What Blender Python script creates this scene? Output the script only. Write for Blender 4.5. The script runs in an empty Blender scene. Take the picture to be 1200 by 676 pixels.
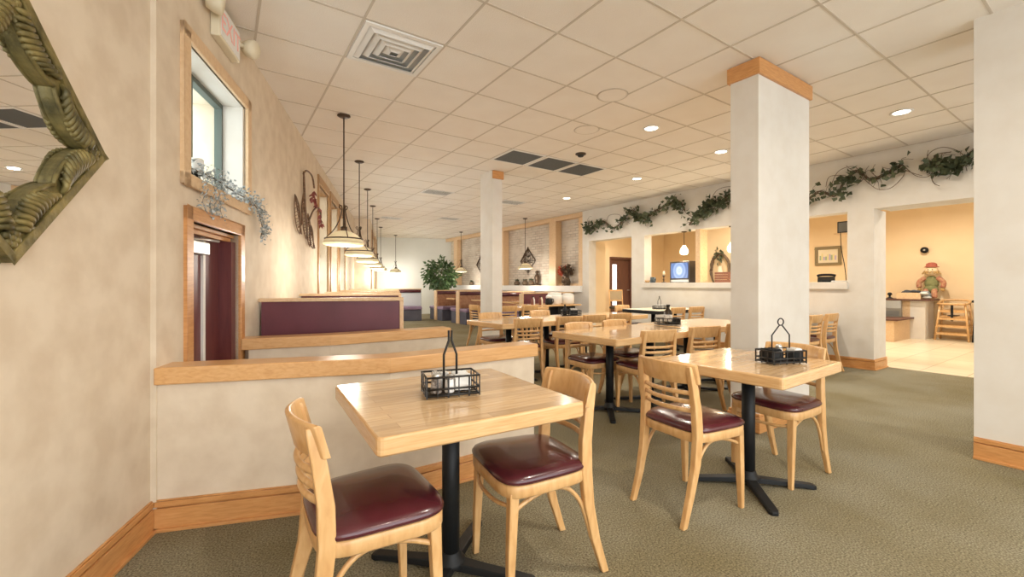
import bpy, bmesh, math, random
from mathutils import Vector, Matrix, noise
random.seed(7)
S = bpy.context.scene
COL = S.collection
PI = math.pi
# ------------------------------------------------------------------ camera, world, exposure
EYE, CEIL, YAW, FOC = 1.21, 3.05, 0.5898, 506.0
cd = bpy.data.cameras.new('camera'); cam = bpy.data.objects.new('camera', cd); COL.objects.link(cam)
cam.location = (0, 0, EYE); cam.rotation_euler = (PI/2, 0, -YAW)
cd.sensor_width = 36; cd.lens = FOC/1200*36; cd.shift_y = -5.4/1200; cd.clip_start = 0.05
S.camera = cam
S.view_settings.view_transform = 'Standard'; S.view_settings.look = 'None'
S.view_settings.exposure = 0.08; S.view_settings.gamma = 1; S.view_settings.use_curve_mapping = False
W = bpy.data.worlds.new('daylight'); S.world = W; W.use_nodes = True
W.node_tree.nodes['Background'].inputs[0].default_value = (0.93, 0.97, 1.0, 1)
W.node_tree.nodes['Background'].inputs[1].default_value = 4.2
CAN_POWER = 26.0
ROOM_CANS = [(4.2, 3.32), (6.03, 1.52), (6.0, 5.05), (6.12, 7.04), (5.75, 3.37)]
# added fill lights with no fixture, out of view beside and behind the viewer
ROOM_FILL = [(1.9, 0.2), (0.9, -1.4), (3.4, -1.6)]
HALL_FILL = [(9.2, 5.0), (9.4, 1.6), (11.6, 2.6), (11.4, 6.0), (9.6, 8.6)]  # fill lights added to brighten the rooms beyond the right wall

# ------------------------------------------------------------------ materials
MATS = {}
def nmat(name, base, rough=0.6, metal=0.0, coat=0.0, emit=None, estr=0.0, spec=0.5):
    m = bpy.data.materials.new(name); m.use_nodes = True
    b = m.node_tree.nodes['Principled BSDF']
    b.inputs['Base Color'].default_value = (*base, 1); b.inputs['Roughness'].default_value = rough
    b.inputs['Metallic'].default_value = metal; b.inputs['Coat Weight'].default_value = coat
    b.inputs['Coat Roughness'].default_value = 0.06; b.inputs['Specular IOR Level'].default_value = spec
    if emit: b.inputs['Emission Color'].default_value = (*emit, 1); b.inputs['Emission Strength'].default_value = estr
    MATS[name] = m
    return m
def N(m, t, **kw):
    n = m.node_tree.nodes.new(t)
    for k, v in kw.items(): setattr(n, k, v)
    return n
def LK(m, a, b): m.node_tree.links.new(a, b)
def ramp(m, cols):
    r = N(m, 'ShaderNodeValToRGB'); e = r.color_ramp.elements
    e[0].position, e[0].color = cols[0][0], (*cols[0][1], 1)
    e[1].position, e[1].color = cols[-1][0], (*cols[-1][1], 1)
    for p, c in cols[1:-1]:
        x = e.new(p); x.color = (*c, 1)
    return r
def coords(m, scale=(1, 1, 1), rot=(0, 0, 0)):
    t = N(m, 'ShaderNodeTexCoord'); mp = N(m, 'ShaderNodeMapping')
    mp.inputs['Scale'].default_value = scale; mp.inputs['Rotation'].default_value = rot
    LK(m, t.outputs['Object'], mp.inputs['Vector']); return mp.outputs[0]
def mottled(name, c1, c2, scale, rough=0.7, bump=0.0, bscale=None, detail=6, stretch=(1, 1, 1), lo=0.35, hi=0.68, **kw):
    m = nmat(name, c1, rough, **kw); b = m.node_tree.nodes['Principled BSDF']
    v = coords(m, stretch)
    n = N(m, 'ShaderNodeTexNoise'); n.inputs['Scale'].default_value = scale; n.inputs['Detail'].default_value = detail
    LK(m, v, n.inputs['Vector'])
    r = ramp(m, [(lo, c1), (hi, c2)]); LK(m, n.outputs['Fac'], r.inputs[0]); LK(m, r.outputs[0], b.inputs['Base Color'])
    if bump:
        n2 = N(m, 'ShaderNodeTexNoise'); n2.inputs['Scale'].default_value = bscale or scale*4; n2.inputs['Detail'].default_value = 4
        LK(m, v, n2.inputs['Vector'])
        bp = N(m, 'ShaderNodeBump'); bp.inputs['Strength'].default_value = bump; bp.inputs['Distance'].default_value = 0.01
        LK(m, n2.outputs['Fac'], bp.inputs['Height']); LK(m, bp.outputs[0], b.inputs['Normal'])
    return m
def wood(name, c1, c2, c3, stretch, rough=0.4, coat=0.0, scale=4.0, stave=0.0):
    m = nmat(name, c1, rough, coat=coat); b = m.node_tree.nodes['Principled BSDF']
    v = coords(m, stretch)
    n = N(m, 'ShaderNodeTexNoise'); n.inputs['Scale'].default_value = scale; n.inputs['Detail'].default_value = 5
    n.inputs['Distortion'].default_value = 0.6
    LK(m, v, n.inputs['Vector'])
    r = ramp(m, [(0.3, c1), (0.5, c2), (0.72, c3)]); LK(m, n.outputs['Fac'], r.inputs[0])
    out = r.outputs[0]
    if stave:   # butcher-block staves, each with its own tone
        t = N(m, 'ShaderNodeTexCoord'); bk = N(m, 'ShaderNodeTexBrick')
        bk.inputs['Scale'].default_value = 1.0; bk.inputs['Brick Width'].default_value = 0.62; bk.inputs['Row Height'].default_value = stave
        bk.inputs['Mortar Size'].default_value = 0.0012; bk.inputs['Bias'].default_value = 0.0
        bk.inputs['Color1'].default_value = (0.78, 0.74, 0.68, 1); bk.inputs['Color2'].default_value = (1.12, 1.12, 1.1, 1); bk.inputs['Mortar'].default_value = (0.7, 0.62, 0.5, 1)
        LK(m, t.outputs['Object'], bk.inputs['Vector'])
        mx = N(m, 'ShaderNodeMix', data_type='RGBA', blend_type='MULTIPLY'); mx.inputs[0].default_value = 1.0
        LK(m, out, mx.inputs[6]); LK(m, bk.outputs['Color'], mx.inputs[7]); out = mx.outputs[2]
    LK(m, out, b.inputs['Base Color'])
    return m
PLT = mottled('plaster_tan', (0.74, 0.625, 0.48), (0.65, 0.53, 0.39), 6.5, 0.75, 0.14, 16, detail=9, lo=0.38, hi=0.66)
PLW = mottled('plaster_white', (0.74, 0.70, 0.635), (0.70, 0.65, 0.575), 5.0, 0.75, 0.10, 12, detail=9, lo=0.38, hi=0.66)
BACKW = mottled('paint_back', (0.78, 0.79, 0.75), (0.73, 0.74, 0.70), 1.2, 0.8)
TAN = mottled('paint_tan', (0.84, 0.66, 0.42), (0.79, 0.60, 0.37), 1.4, 0.8)
CARPET = mottled('carpet', (0.115, 0.10, 0.065), (0.375, 0.34, 0.235), 125, 0.95, 0.8, 170, 2, lo=0.28, hi=0.72, spec=0.1)
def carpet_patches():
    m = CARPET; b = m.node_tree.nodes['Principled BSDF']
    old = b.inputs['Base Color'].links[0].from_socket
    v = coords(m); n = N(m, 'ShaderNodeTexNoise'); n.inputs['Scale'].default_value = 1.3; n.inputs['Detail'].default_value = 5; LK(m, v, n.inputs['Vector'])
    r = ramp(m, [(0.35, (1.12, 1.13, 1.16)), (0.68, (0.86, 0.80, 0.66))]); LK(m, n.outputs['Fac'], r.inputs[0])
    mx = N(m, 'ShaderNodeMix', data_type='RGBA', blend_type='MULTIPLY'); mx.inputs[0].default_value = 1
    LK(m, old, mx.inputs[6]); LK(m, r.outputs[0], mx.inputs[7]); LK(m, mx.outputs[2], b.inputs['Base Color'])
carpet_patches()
TILE_C = mottled('ceiling_tile', (0.88, 0.83, 0.755), (0.85, 0.79, 0.71), 3.0, 0.9, 0.25, 120)
TBAR = nmat('ceiling_bar', (0.60, 0.53, 0.44), 0.6)
OAK = wood('oak_trim', (0.52, 0.235, 0.075), (0.60, 0.285, 0.095), (0.66, 0.335, 0.125), (3, 3, 22), 0.38, 0.25)
OAKL = wood('oak_cap', (0.62, 0.325, 0.12), (0.69, 0.385, 0.155), (0.74, 0.44, 0.20), (2, 22, 22), 0.35, 0.3)
PALEW = wood('pale_wood_trim', (0.66, 0.44, 0.25), (0.72, 0.50, 0.29), (0.76, 0.55, 0.34), (8, 8, 8), 0.45)
CHW = wood('chair_wood', (0.59, 0.325, 0.125), (0.67, 0.395, 0.165), (0.73, 0.465, 0.215), (9, 9, 2.5), 0.36, 0.2)
TOPW = wood('tabletop_wood', (0.61, 0.385, 0.19), (0.70, 0.475, 0.26), (0.78, 0.565, 0.345), (2.2, 26, 26), 0.2, 0.6, 3.0, stave=0.055)
EDGEW = wood('table_edge_wood', (0.62, 0.36, 0.155), (0.69, 0.43, 0.20), (0.74, 0.50, 0.265), (2.2, 2.2, 40), 0.25, 0.3)
VINYL = mottled('maroon_vinyl', (0.062, 0.011, 0.016), (0.095, 0.018, 0.024), 5, 0.22, 0.05, 260, coat=0.25)
PURPLE = mottled('plum_laminate', (0.115, 0.026, 0.036), (0.15, 0.036, 0.05), 3, 0.42)
LAV = mottled('lavender_vinyl', (0.22, 0.15, 0.25), (0.29, 0.20, 0.31), 4, 0.4)
BLACK = nmat('black_iron', (0.010, 0.011, 0.012), 0.5, spec=0.3)
WIRE = nmat('black_wire', (0.02, 0.018, 0.016), 0.4, 0.3)
BRONZE = nmat('bronze', (0.085, 0.055, 0.035), 0.45, 0.6)
WHITE = nmat('white_paint', (0.82, 0.80, 0.76), 0.5)
PAPER = mottled('printed_paper', (0.82, 0.81, 0.78), (0.50, 0.48, 0.46), 60, 0.6, lo=0.45, hi=0.62)
CREAM = nmat('cream_plastic', (0.78, 0.70, 0.52), 0.5)
CHROME = nmat('brushed_metal', (0.62, 0.62, 0.60), 0.3, 0.9)
MIRROR = nmat('mirror', (0.92, 0.94, 0.95), 0.01, 1.0)
GOLD = mottled('antique_gold', (0.075, 0.062, 0.02), (0.30, 0.235, 0.08), 14, 0.5, 0.35, 50, metal=0.25)
SHADE = nmat('shade_glass', (0.86, 0.74, 0.48), 0.35, emit=(1.0, 0.82, 0.50), estr=0.22)
GLOBE = nmat('globe_glass', (0.9, 0.85, 0.7), 0.3, emit=(1.0, 0.86, 0.6), estr=3.0)
LAMP = nmat('can_bulb', (1, 1, 1), 0.4, emit=(1.0, 0.93, 0.80), estr=8.0)
LEAF = mottled('green_leaf', (0.04, 0.095, 0.03), (0.12, 0.19, 0.07), 9, 0.5)
LEAFD = mottled('dusty_leaf', (0.045, 0.06, 0.028), (0.12, 0.14, 0.07), 9, 0.6)
SILV = mottled('silver_leaf', (0.20, 0.23, 0.22), (0.62, 0.66, 0.67), 45, 0.6)
TWIG = mottled('twig', (0.10, 0.065, 0.04), (0.20, 0.14, 0.09), 20, 0.8)
RUST = mottled('rusty_metal', (0.10, 0.055, 0.03), (0.26, 0.15, 0.085), 30, 0.6, metal=0.3)
REDL = mottled('red_leaf', (0.24, 0.05, 0.045), (0.34, 0.11, 0.09), 20, 0.6)
GREY = nmat('grille_grey', (0.15, 0.155, 0.15), 0.6)
DKG = nmat('dark_gap', (0.03, 0.03, 0.03), 0.8)
DOOR = wood('maroon_door', (0.10, 0.022, 0.022), (0.125, 0.028, 0.026), (0.15, 0.036, 0.032), (10, 10, 1), 0.4)
DBROWN = wood('brown_door', (0.10, 0.042, 0.028), (0.12, 0.05, 0.034), (0.14, 0.06, 0.04), (10, 10, 1), 0.5)
GREENF = nmat('window_frame_green', (0.13, 0.15, 0.13), 0.6, spec=0.2)
LITE = nmat('daylit_glass', (0.9, 0.93, 0.95), 0.3, emit=(0.93, 0.97, 1.0), estr=1.6)
SCREEN = nmat('tv_screen', (0.02, 0.03, 0.06), 0.15)
FTILE = nmat('floor_tile', (0.72, 0.6, 0.42), 0.3)
BRICK = nmat('whitewashed_brick', (0.6, 0.52, 0.43), 0.85)
def tile_setup():
    m = FTILE; b = m.node_tree.nodes['Principled BSDF']; v = coords(m)
    bk = N(m, 'ShaderNodeTexBrick', offset=0.0); bk.inputs['Scale'].default_value = 1
    bk.inputs['Brick Width'].default_value = 0.46; bk.inputs['Row Height'].default_value = 0.46; bk.inputs['Mortar Size'].default_value = 0.006
    bk.inputs['Color1'].default_value = (0.70, 0.58, 0.40, 1); bk.inputs['Color2'].default_value = (0.78, 0.67, 0.48, 1); bk.inputs['Mortar'].default_value = (0.42, 0.34, 0.22, 1)
    LK(m, v, bk.inputs['Vector']); LK(m, bk.outputs['Color'], b.inputs['Base Color'])
    m = BRICK; b = m.node_tree.nodes['Principled BSDF']; tc = N(m, 'ShaderNodeTexCoord'); sp = N(m, 'ShaderNodeSeparateXYZ'); cb = N(m, 'ShaderNodeCombineXYZ'); LK(m, tc.outputs['Object'], sp.inputs[0]); LK(m, sp.outputs[1], cb.inputs[0]); LK(m, sp.outputs[2], cb.inputs[1]); LK(m, sp.outputs[0], cb.inputs[2]); v = cb.outputs[0]
    bk = N(m, 'ShaderNodeTexBrick'); bk.inputs['Scale'].default_value = 1
    bk.inputs['Brick Width'].default_value = 0.21; bk.inputs['Row Height'].default_value = 0.075; bk.inputs['Mortar Size'].default_value = 0.009
    bk.inputs['Color1'].default_value = (0.52, 0.42, 0.33, 1); bk.inputs['Color2'].default_value = (0.66, 0.585, 0.50, 1); bk.inputs['Mortar'].default_value = (0.40, 0.35, 0.29, 1)
    LK(m, v, bk.inputs['Vector'])
    n = N(m, 'ShaderNodeTexNoise'); n.inputs['Scale'].default_value = 2.5; n.inputs['Detail'].default_value = 6; LK(m, v, n.inputs['Vector'])
    r = ramp(m, [(0.4, (0, 0, 0)), (0.65, (1, 1, 1))]); LK(m, n.outputs['Fac'], r.inputs[0])
    mx = N(m, 'ShaderNodeMix', data_type='RGBA'); LK(m, r.outputs[0], mx.inputs[0]); LK(m, bk.outputs['Color'], mx.inputs[6]); mx.inputs[7].default_value = (0.64, 0.57, 0.48, 1)
    LK(m, mx.outputs[2], b.inputs['Base Color'])
    # television picture: pale rings round a bright centre on blue
    m = SCREEN; b = m.node_tree.nodes['Principled BSDF']
    t = N(m, 'ShaderNodeTexCoord'); ln = N(m, 'ShaderNodeVectorMath', operation='LENGTH'); LK(m, t.outputs['Object'], ln.inputs[0])
    w = N(m, 'ShaderNodeMath', operation='MULTIPLY'); LK(m, ln.outputs['Value'], w.inputs[0]); w.inputs[1].default_value = 70
    sn = N(m, 'ShaderNodeMath', operation='SINE'); LK(m, w.outputs[0], sn.inputs[0])
    r1 = ramp(m, [(0.0, (0.95, 0.97, 1)), (0.25, (0.55, 0.70, 0.95)), (0.7, (0.16, 0.28, 0.62)), (1.0, (0.08, 0.14, 0.35))])
    k = N(m, 'ShaderNodeMath', operation='MULTIPLY_ADD'); LK(m, ln.outputs['Value'], k.inputs[0]); k.inputs[1].default_value = 3.6
    k2 = N(m, 'ShaderNodeMath', operation='MULTIPLY'); LK(m, sn.outputs[0], k2.inputs[0]); k2.inputs[1].default_value = 0.13; LK(m, k2.outputs[0], k.inputs[2])
    LK(m, k.outputs[0], r1.inputs[0]); LK(m, r1.outputs[0], b.inputs['Emission Color']); b.inputs['Emission Strength'].default_value = 1.0
tile_setup()
def glass_mat(name, tint, gl=0.08):
    m = bpy.data.materials.new(name); m.use_nodes = True; nt = m.node_tree; nt.nodes.clear()
    o = N(m, 'ShaderNodeOutputMaterial'); t = N(m, 'ShaderNodeBsdfTransparent'); g = N(m, 'ShaderNodeBsdfGlossy'); x = N(m, 'ShaderNodeMixShader')
    t.inputs[0].default_value = (*tint, 1); g.inputs['Roughness'].default_value = 0.03; x.inputs[0].default_value = gl
    LK(m, t.outputs[0], x.inputs[1]); LK(m, g.outputs[0], x.inputs[2]); LK(m, x.outputs[0], o.inputs[0]); return m
GLASS = glass_mat('window_glass', (0.93, 0.975, 0.97))
CLEARG = glass_mat('clear_jar_glass', (0.75, 0.80, 0.78), 0.18)

# ------------------------------------------------------------------ mesh helpers
class MB:
    def __init__(s): s.v, s.f, s.sm, s.mi = [], [], [], []
    def add(s, vs, fs, smooth=False, M=None, mi=0):
        o = len(s.v)
        for p in vs:
            p = Vector(p); s.v.append(tuple(M @ p) if M else tuple(p))
        for f in fs: s.f.append([o+i for i in f]); s.sm.append(smooth); s.mi.append(mi)
    def box(s, c, d, rz=0.0, M=None, mi=0):
        x, y, z = d[0]/2, d[1]/2, d[2]/2
        R = Matrix.Translation(c) @ Matrix.Rotation(rz, 4, 'Z')
        if M: R = M @ R
        s.add([(-x,-y,-z),(x,-y,-z),(x,y,-z),(-x,y,-z),(-x,-y,z),(x,-y,z),(x,y,z),(-x,y,z)],
              [(3,2,1,0),(4,5,6,7),(0,1,5,4),(1,2,6,5),(2,3,7,6),(3,0,4,7)], M=R, mi=mi)
        return s
    def b2(s, a, b, mi=0, M=None):
        return s.box([(a[i]+b[i])/2 for i in range(3)], [abs(b[i]-a[i]) for i in range(3)], mi=mi, M=M)
    def tube(s, pts, r, n=8, sy=1.0, cap=True, M=None, flat=None, mi=0):
        """sweep an ellipse along pts; r a number or one per point; flat = (width axis ratio)"""
        P = [Vector(p) for p in pts]; k = len(P)
        R = r if isinstance(r, (list, tuple)) else [r]*k
        vs, up = [], None
        for i in range(k):
            t = (P[min(i+1, k-1)]-P[max(i-1, 0)]).normalized()
            if up is None:
                up = Vector((0, 0, 1)) if abs(t.z) < 0.9 else Vector((0, 1, 0))
            up = (up-t*up.dot(t)).normalized(); sd = t.cross(up)
            for j in range(n):
                a = 2*PI*j/n
                vs.append(P[i]+(sd*math.cos(a)*sy+up*math.sin(a))*R[i])
        fs = [(i*n+j, i*n+(j+1) % n, (i+1)*n+(j+1) % n, (i+1)*n+j) for i in range(k-1) for j in range(n)]
        s.add(vs, fs, True, M, mi)
        if cap: s.add(vs[:n], [tuple(reversed(range(n)))], False, M, mi); s.add(vs[-n:], [tuple(range(n))], False, M, mi)
        return s
    def lathe(s, prof, n=24, c=(0, 0, 0), M=None, smooth=True, mi=0, cap=True):
        vs = [(c[0]+r*math.cos(2*PI*j/n), c[1]+r*math.sin(2*PI*j/n), c[2]+z) for r, z in prof for j in range(n)]
        k = len(prof)
        fs = [(i*n+j, i*n+(j+1) % n, (i+1)*n+(j+1) % n, (i+1)*n+j) for i in range(k-1) for j in range(n)]
        s.add(vs, fs, smooth, M, mi)
        if cap and prof[0][0] > 1e-4: s.add(vs[:n], [tuple(reversed(range(n)))], False, M, mi)
        if cap and prof[-1][0] > 1e-4: s.add(vs[-n:], [tuple(range(n))], False, M, mi)
        return s
    def ball(s, c, r, n=10, M=None, mi=0):
        rr = r if isinstance(r, (tuple, list)) else (r, r, r); k = max(5, n//2+1)
        T = Matrix.Translation(c) @ Matrix.Diagonal((*rr, 1))
        if M: T = M @ T
        return s.lathe([(math.sin(PI*i/(k-1)) if 0 < i < k-1 else 0.0, -math.cos(PI*i/(k-1))) for i in range(k)], n, M=T, mi=mi)
    def prism(s, poly, z0, z1, M=None, mi=0, smooth=False):
        n = len(poly); vs = [(x, y, z0) for x, y in poly]+[(x, y, z1) for x, y in poly]
        s.add(vs, [tuple(reversed(range(n))), tuple(range(n, 2*n))], False, M, mi)
        s.add(vs, [(i, (i+1) % n, n+(i+1) % n, n+i) for i in range(n)], smooth, M, mi); return s
    def sweep(s, secs, closed=True, smooth=True, cap=True, M=None, mi=0):
        """list of cross-sections (same length lists of points)"""
        n = len(secs[0]); vs = [p for q in secs for p in q]
        fs = [(i*n+j, i*n+(j+1) % n, (i+1)*n+(j+1) % n, (i+1)*n+j) for i in range(len(secs)-1) for j in range(n)]
        s.add(vs, fs, smooth, M, mi)
        if cap: s.add(secs[0], [tuple(reversed(range(n)))], False, M, mi); s.add(secs[-1], [tuple(range(n))], False, M, mi)
        return s
    def leaf(s, p, d, L, w, mi=0, fold=0.25):
        p = Vector(p); d = Vector(d).normalized(); a = d.orthogonal().normalized()
        a = Matrix.Rotation(random.uniform(0, 2*PI), 3, d) @ a; b = d.cross(a)
        m = p+d*L*0.45
        s.add([p, m+a*w+b*w*fold, p+d*L-b*L*0.12, m-a*w+b*w*fold, p+d*L*0.5], [(0, 1, 4), (1, 2, 4), (0, 4, 3), (4, 2, 3)], True, None, mi); return s
    def build(s, name, mat, parent=None, bevel=0.0, bseg=2, fix=True):
        me = bpy.data.meshes.new(name); me.from_pydata(s.v, [], s.f)
        me.polygons.foreach_set('use_smooth', s.sm); me.polygons.foreach_set('material_index', s.mi)
        for mm in (mat if isinstance(mat, list) else [mat]): me.materials.append(mm)
        if fix:
            bm = bmesh.new(); bm.from_mesh(me); bmesh.ops.remove_doubles(bm, verts=bm.verts, dist=1e-5)
            bmesh.ops.recalc_face_normals(bm, faces=bm.faces); bm.to_mesh(me); bm.free()
        o = bpy.data.objects.new(name, me); COL.objects.link(o)
        if parent: o.parent = parent
        if bevel:
            b = o.modifiers.new('bevel', 'BEVEL'); b.width = bevel; b.segments = bseg; b.limit_method = 'ANGLE'; b.angle_limit = 0.7
            b.harden_normals = False
        return o
def tag(o, label, cat, group=None):
    o['label'] = label; o['category'] = cat
    if group: o['group'] = group
    return o
def thing(name, label, cat, loc=(0, 0, 0), rz=0.0, group=None):
    o = bpy.data.objects.new(name, None); COL.objects.link(o); o.empty_display_size = 0.1
    o.location = loc; o.rotation_euler = (0, 0, rz); return tag(o, label, cat, group)
def struct(o): o['kind'] = 'structure'; return o
KIDS = {}
def dup(root, loc, rz, label, group=None):
    r = root.copy(); COL.objects.link(r); r.location = loc; r.rotation_euler = (0, 0, rz); r['label'] = label
    if group: r['group'] = group
    for ch in list(root.children):
        c = ch.copy(); COL.objects.link(c); c.parent = r
        for g in list(ch.children):
            q = g.copy(); COL.objects.link(q); q.parent = c
    return r
def arc(f, n): return [f(i/(n-1)) for i in range(n)]
def spline(P, n=8):
    P = [Vector(p) for p in P]; out = []
    for i in range(len(P)-1):
        a, b, c, d = P[max(i-1, 0)], P[i], P[i+1], P[min(i+2, len(P)-1)]
        for k in range(n):
            t = k/n
            out.append(0.5*((2*b)+(c-a)*t+(2*a-5*b+4*c-d)*t*t+(3*b-a-3*c+d)*t**3))
    return out+[P[-1]]

# ------------------------------------------------------------------ the room shell
RU = 7.57                                   # dining-room face of the right wall (a plane of constant x)
TB = math.radians(71.25)                    # direction of the angled left wall
PB = Vector((0.23, 4.2, 0))
DB = Vector((math.cos(TB), math.sin(TB), 0)); NB = Vector((DB.y, -DB.x, 0))     # along the wall, into the room
def LW(t, s, z=0.0): return PB+DB*t+NB*s+Vector((0, 0, z))
def wall_holes(name, x0, x1, z0, z1, holes, y0, y1, mat, loc, rz):
    xs = sorted({x0, x1, *[h[0] for h in holes], *[h[1] for h in holes]}); zs = sorted({z0, z1, *[h[2] for h in holes], *[h[3] for h in holes]})
    full = lambda i, k: 0 <= i < len(xs)-1 and 0 <= k < len(zs)-1 and not any(h[0] <= (xs[i]+xs[i+1])/2 <= h[1] and h[2] <= (zs[k]+zs[k+1])/2 <= h[3] for h in holes)
    m = MB()
    for i in range(len(xs)-1):
        for k in range(len(zs)-1):
            if not full(i, k): continue
            a, b, c, d = xs[i], xs[i+1], zs[k], zs[k+1]
            m.add([(a, y0, c), (b, y0, c), (b, y0, d), (a, y0, d)], [(0, 1, 2, 3)]); m.add([(a, y1, c), (b, y1, c), (b, y1, d), (a, y1, d)], [(3, 2, 1, 0)])
            if not full(i-1, k): m.add([(a, y0, c), (a, y1, c), (a, y1, d), (a, y0, d)], [(3, 2, 1, 0)])
            if not full(i+1, k): m.add([(b, y0, c), (b, y1, c), (b, y1, d), (b, y0, d)], [(0, 1, 2, 3)])
            if not full(i, k-1): m.add([(a, y0, c), (b, y0, c), (b, y1, c), (a, y1, c)], [(3, 2, 1, 0)])
            if not full(i, k+1): m.add([(a, y0, d), (b, y0, d), (b, y1, d), (a, y1, d)], [(0, 1, 2, 3)])
    o = struct(m.build(name, mat)); o.location = loc; o.rotation_euler = (0, 0, rz); return o
# floor: carpet with the sunken door passage between the two half walls left open
m = MB()
pA, pB_ = (-0.24, 2.88), (0.06, 3.70)
XW = lambda y: 0.23+(y-4.2)/math.tan(TB)-0.12
for q in [[(XW(-4), -4), (8.05, -4), (8.05, 2.88), (XW(2.88), 2.88)], [(1.0, 2.88), (8.05, 2.88), (8.05, 3.70), (1.0, 3.70)], [(XW(3.7), 3.70), (8.05, 3.70), (8.05, 18.2), (XW(18.2), 18.2)]]:
    m.add([(*p, 0) for p in q], [(0, 1, 2, 3)])
m.add([(-0.45, 2.8, -0.44), (1.1, 2.8, -0.44), (1.1, 3.8, -0.44), (-0.45, 3.8, -0.44)], [(0, 1, 2, 3)])
m.add([(1.0, 2.88, 0), (1.0, 3.7, 0), (1.0, 3.7, -0.44), (1.0, 2.88, -0.44)], [(0, 1, 2, 3)])
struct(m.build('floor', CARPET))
m = MB(); m.b2((8.05, -3, -0.06), (14, 11, 0.0)); o = struct(m.build('floor_tile', FTILE)); 
m = MB(); m.prism([(XW(-3.4)-0.1, -3.4), (14.2, -3.4), (14.2, 18.2), (XW(18.2)-0.1, 18.2)], CEIL, CEIL+0.12); struct(m.build('ceiling', TILE_C))
m = MB()
for k in range(-6, 12): x = 0.813+0.613*k; y0 = max(-3.4, -3.4); m.b2((x-0.008, y0, CEIL-0.004), (x+0.008, min(18, 4.2+(x+0.0-0.23)*math.tan(TB)), CEIL))
for k in range(-10, 25): y = 3.05+0.606*k; m.b2((XW(y), y-0.008, CEIL-0.0035), (RU, y+0.008, CEIL))
o = struct(m.build('trim_1', TBAR)); o['label'] = 'ceiling grid bars'
# left wall, angled: mirror stretch set back 4 cm, then the door and window stretch, jog and far stretch
LOCB, RZB = tuple(PB), TB
wall_holes('wall_left', -9.5, -1.56, -0.5, CEIL, [], 0.025, 0.4, PLT, LOCB, RZB)
WIN = (-1.235, -0.265, 1.83, 2.575)
TALL = [(2.99, 3.95), (4.24, 5.20), (5.49, 6.45)]
wall_holes('wall_left_window', -1.56, 8.8, -0.5, CEIL, [WIN, (-1.20, -0.42, -0.5, 1.57), *[(a, b, 0.62, 2.72) for a, b in TALL]], 0.0, 0.36, PLT, LOCB, RZB)
wall_holes('wall_left_far', 8.8, 14, 0, CEIL, [(9.7, 10.9, 0.62, 2.72), (11.6, 12.8, 0.62, 2.72)], -0.42, 0.36, PLT, LOCB, RZB)
m = MB(); m.b2((13.75, -4.5, 0), (14.05, 0.5, CEIL)); o = struct(m.build('wall_back', BACKW)); o.location = LOCB; o.rotation_euler = (0, 0, RZB)
# right wall with doorway, pass-through and wide opening (local x runs toward the viewer)
wall_holes('wall_right', -8.10, 4, 0, CEIL, [(-7.87, -6.52, 0, 2.27), (-6.17, -2.514, 1.23, 2.26), (-2.206, 1.2, 0, 2.262)], 0.0, 0.24, PLW, (RU, 0, 0), -PI/2)
m = MB(); m.b2((RU+0.24, 2.206, 0), (8.05, 2.514, 2.262)); m.b2((RU+0.24, 2.15, 2.262), (8.05, -4, CEIL)); struct(m.build('wall_opening', PLW))
m = MB(); m.b2((RU+0.24, 7.872, 0), (8.15, 8.1, CEIL)); struct(m.build('wall_doorway', TAN))
m = MB(); m.b2((7.8, 8.1, 0), (8.1, 18.5, CEIL)); o = struct(m.build('wall_brick', BRICK)); 
m = MB(); m.b2((RU, 8.1, 0), (7.8, 18, 1.0)); struct(m.build('wall_ledge', PLW))
m = MB(); m.b2((RU-0.05, 8.1, 1.0), (7.8, 17, 1.16)); struct(m.build('trim_2', WHITE, bevel=0.008))
m = MB()
for v0, v1 in [(8.1, 8.36), (9.18, 9.48), (11.84, 12.14), (15.2, 15.5), (16.35, 16.65)]: m.b2((RU+0.02 if v0 > 8.2 else RU+0.1, v0, 1.16), (7.8, v1, CEIL-0.12))
m.b2((RU+0.02, 8.1, CEIL-0.12), (7.8, 16.65, CEIL-0.006)); m.b2((7.72, 8.36, 1.16), (7.8, 9.18, 1.22))
struct(m.build('trim_3', PALEW, bevel=0.006))
# rooms beyond the right wall
m = MB(); m.b2((13.35, -4, 0), (13.6, 10.2, CEIL)); m.b2((8.1, -4.3, 0), (13.6, -4.0, CEIL)); struct(m.build('wall_hall', TAN))
wall_holes('wall_hall_end', 8.0, 13.6, 0, CEIL, [(10.55, 11.6, 0, 2.1)], 0.0, 0.25, TAN, (0, 10.0, 0), 0)
m = MB(); m.b2((10.35, 6.62, 0), (10.5, 5.0, CEIL)); m.b2((10.35, 5.0, 0), (10.5, 4.25, CEIL)); struct(m.build('wall_partition', TAN))
m = MB(); m.b2((RU, 4.853, 1.24), (RU+0.24, 4.951, 2.26)); struct(m.build('trim_4', PALEW))
m = MB(); m.b2((RU-0.05, 2.50, 1.13), (RU+0.55, 6.2, 1.235)); struct(m.build('trim_5', PLW, bevel=0.006))
# columns and the right pier
def column(name, a, b, cap=True):
    m = MB(); m.b2((*a, 0), (*b, CEIL)); o = struct(m.build(name, PLW))
    e = 0.022
    m = MB(); m.b2((a[0]-(e if cap else -0.004), a[1]-e, CEIL-0.135), (b[0]+e, (b[1]+e) if cap else a[1]+0.02, CEIL-0.006)); m.build('capital', OAK, o, bevel=0.006)
    m = MB(); m.b2((a[0]-e, a[1]-e, 0.0), (b[0]+e, b[1]+e, 0.13)); m.b2((a[0]-e*.6, a[1]-e*.6, 0.13), (b[0]+e*.6, b[1]+e*.6, 0.155)); m.build('baseboard', OAK, o, bevel=0.005)
    return o
column('column', (3.61, 1.80), (4.53, 2.03)); column('column', (3.61, 5.97), (3.80, 6.35), False)
m = MB(); m.b2((4.345, -4, 0), (4.8, 0.71, CEIL)); struct(m.build('wall_pier', PLW))
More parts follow.
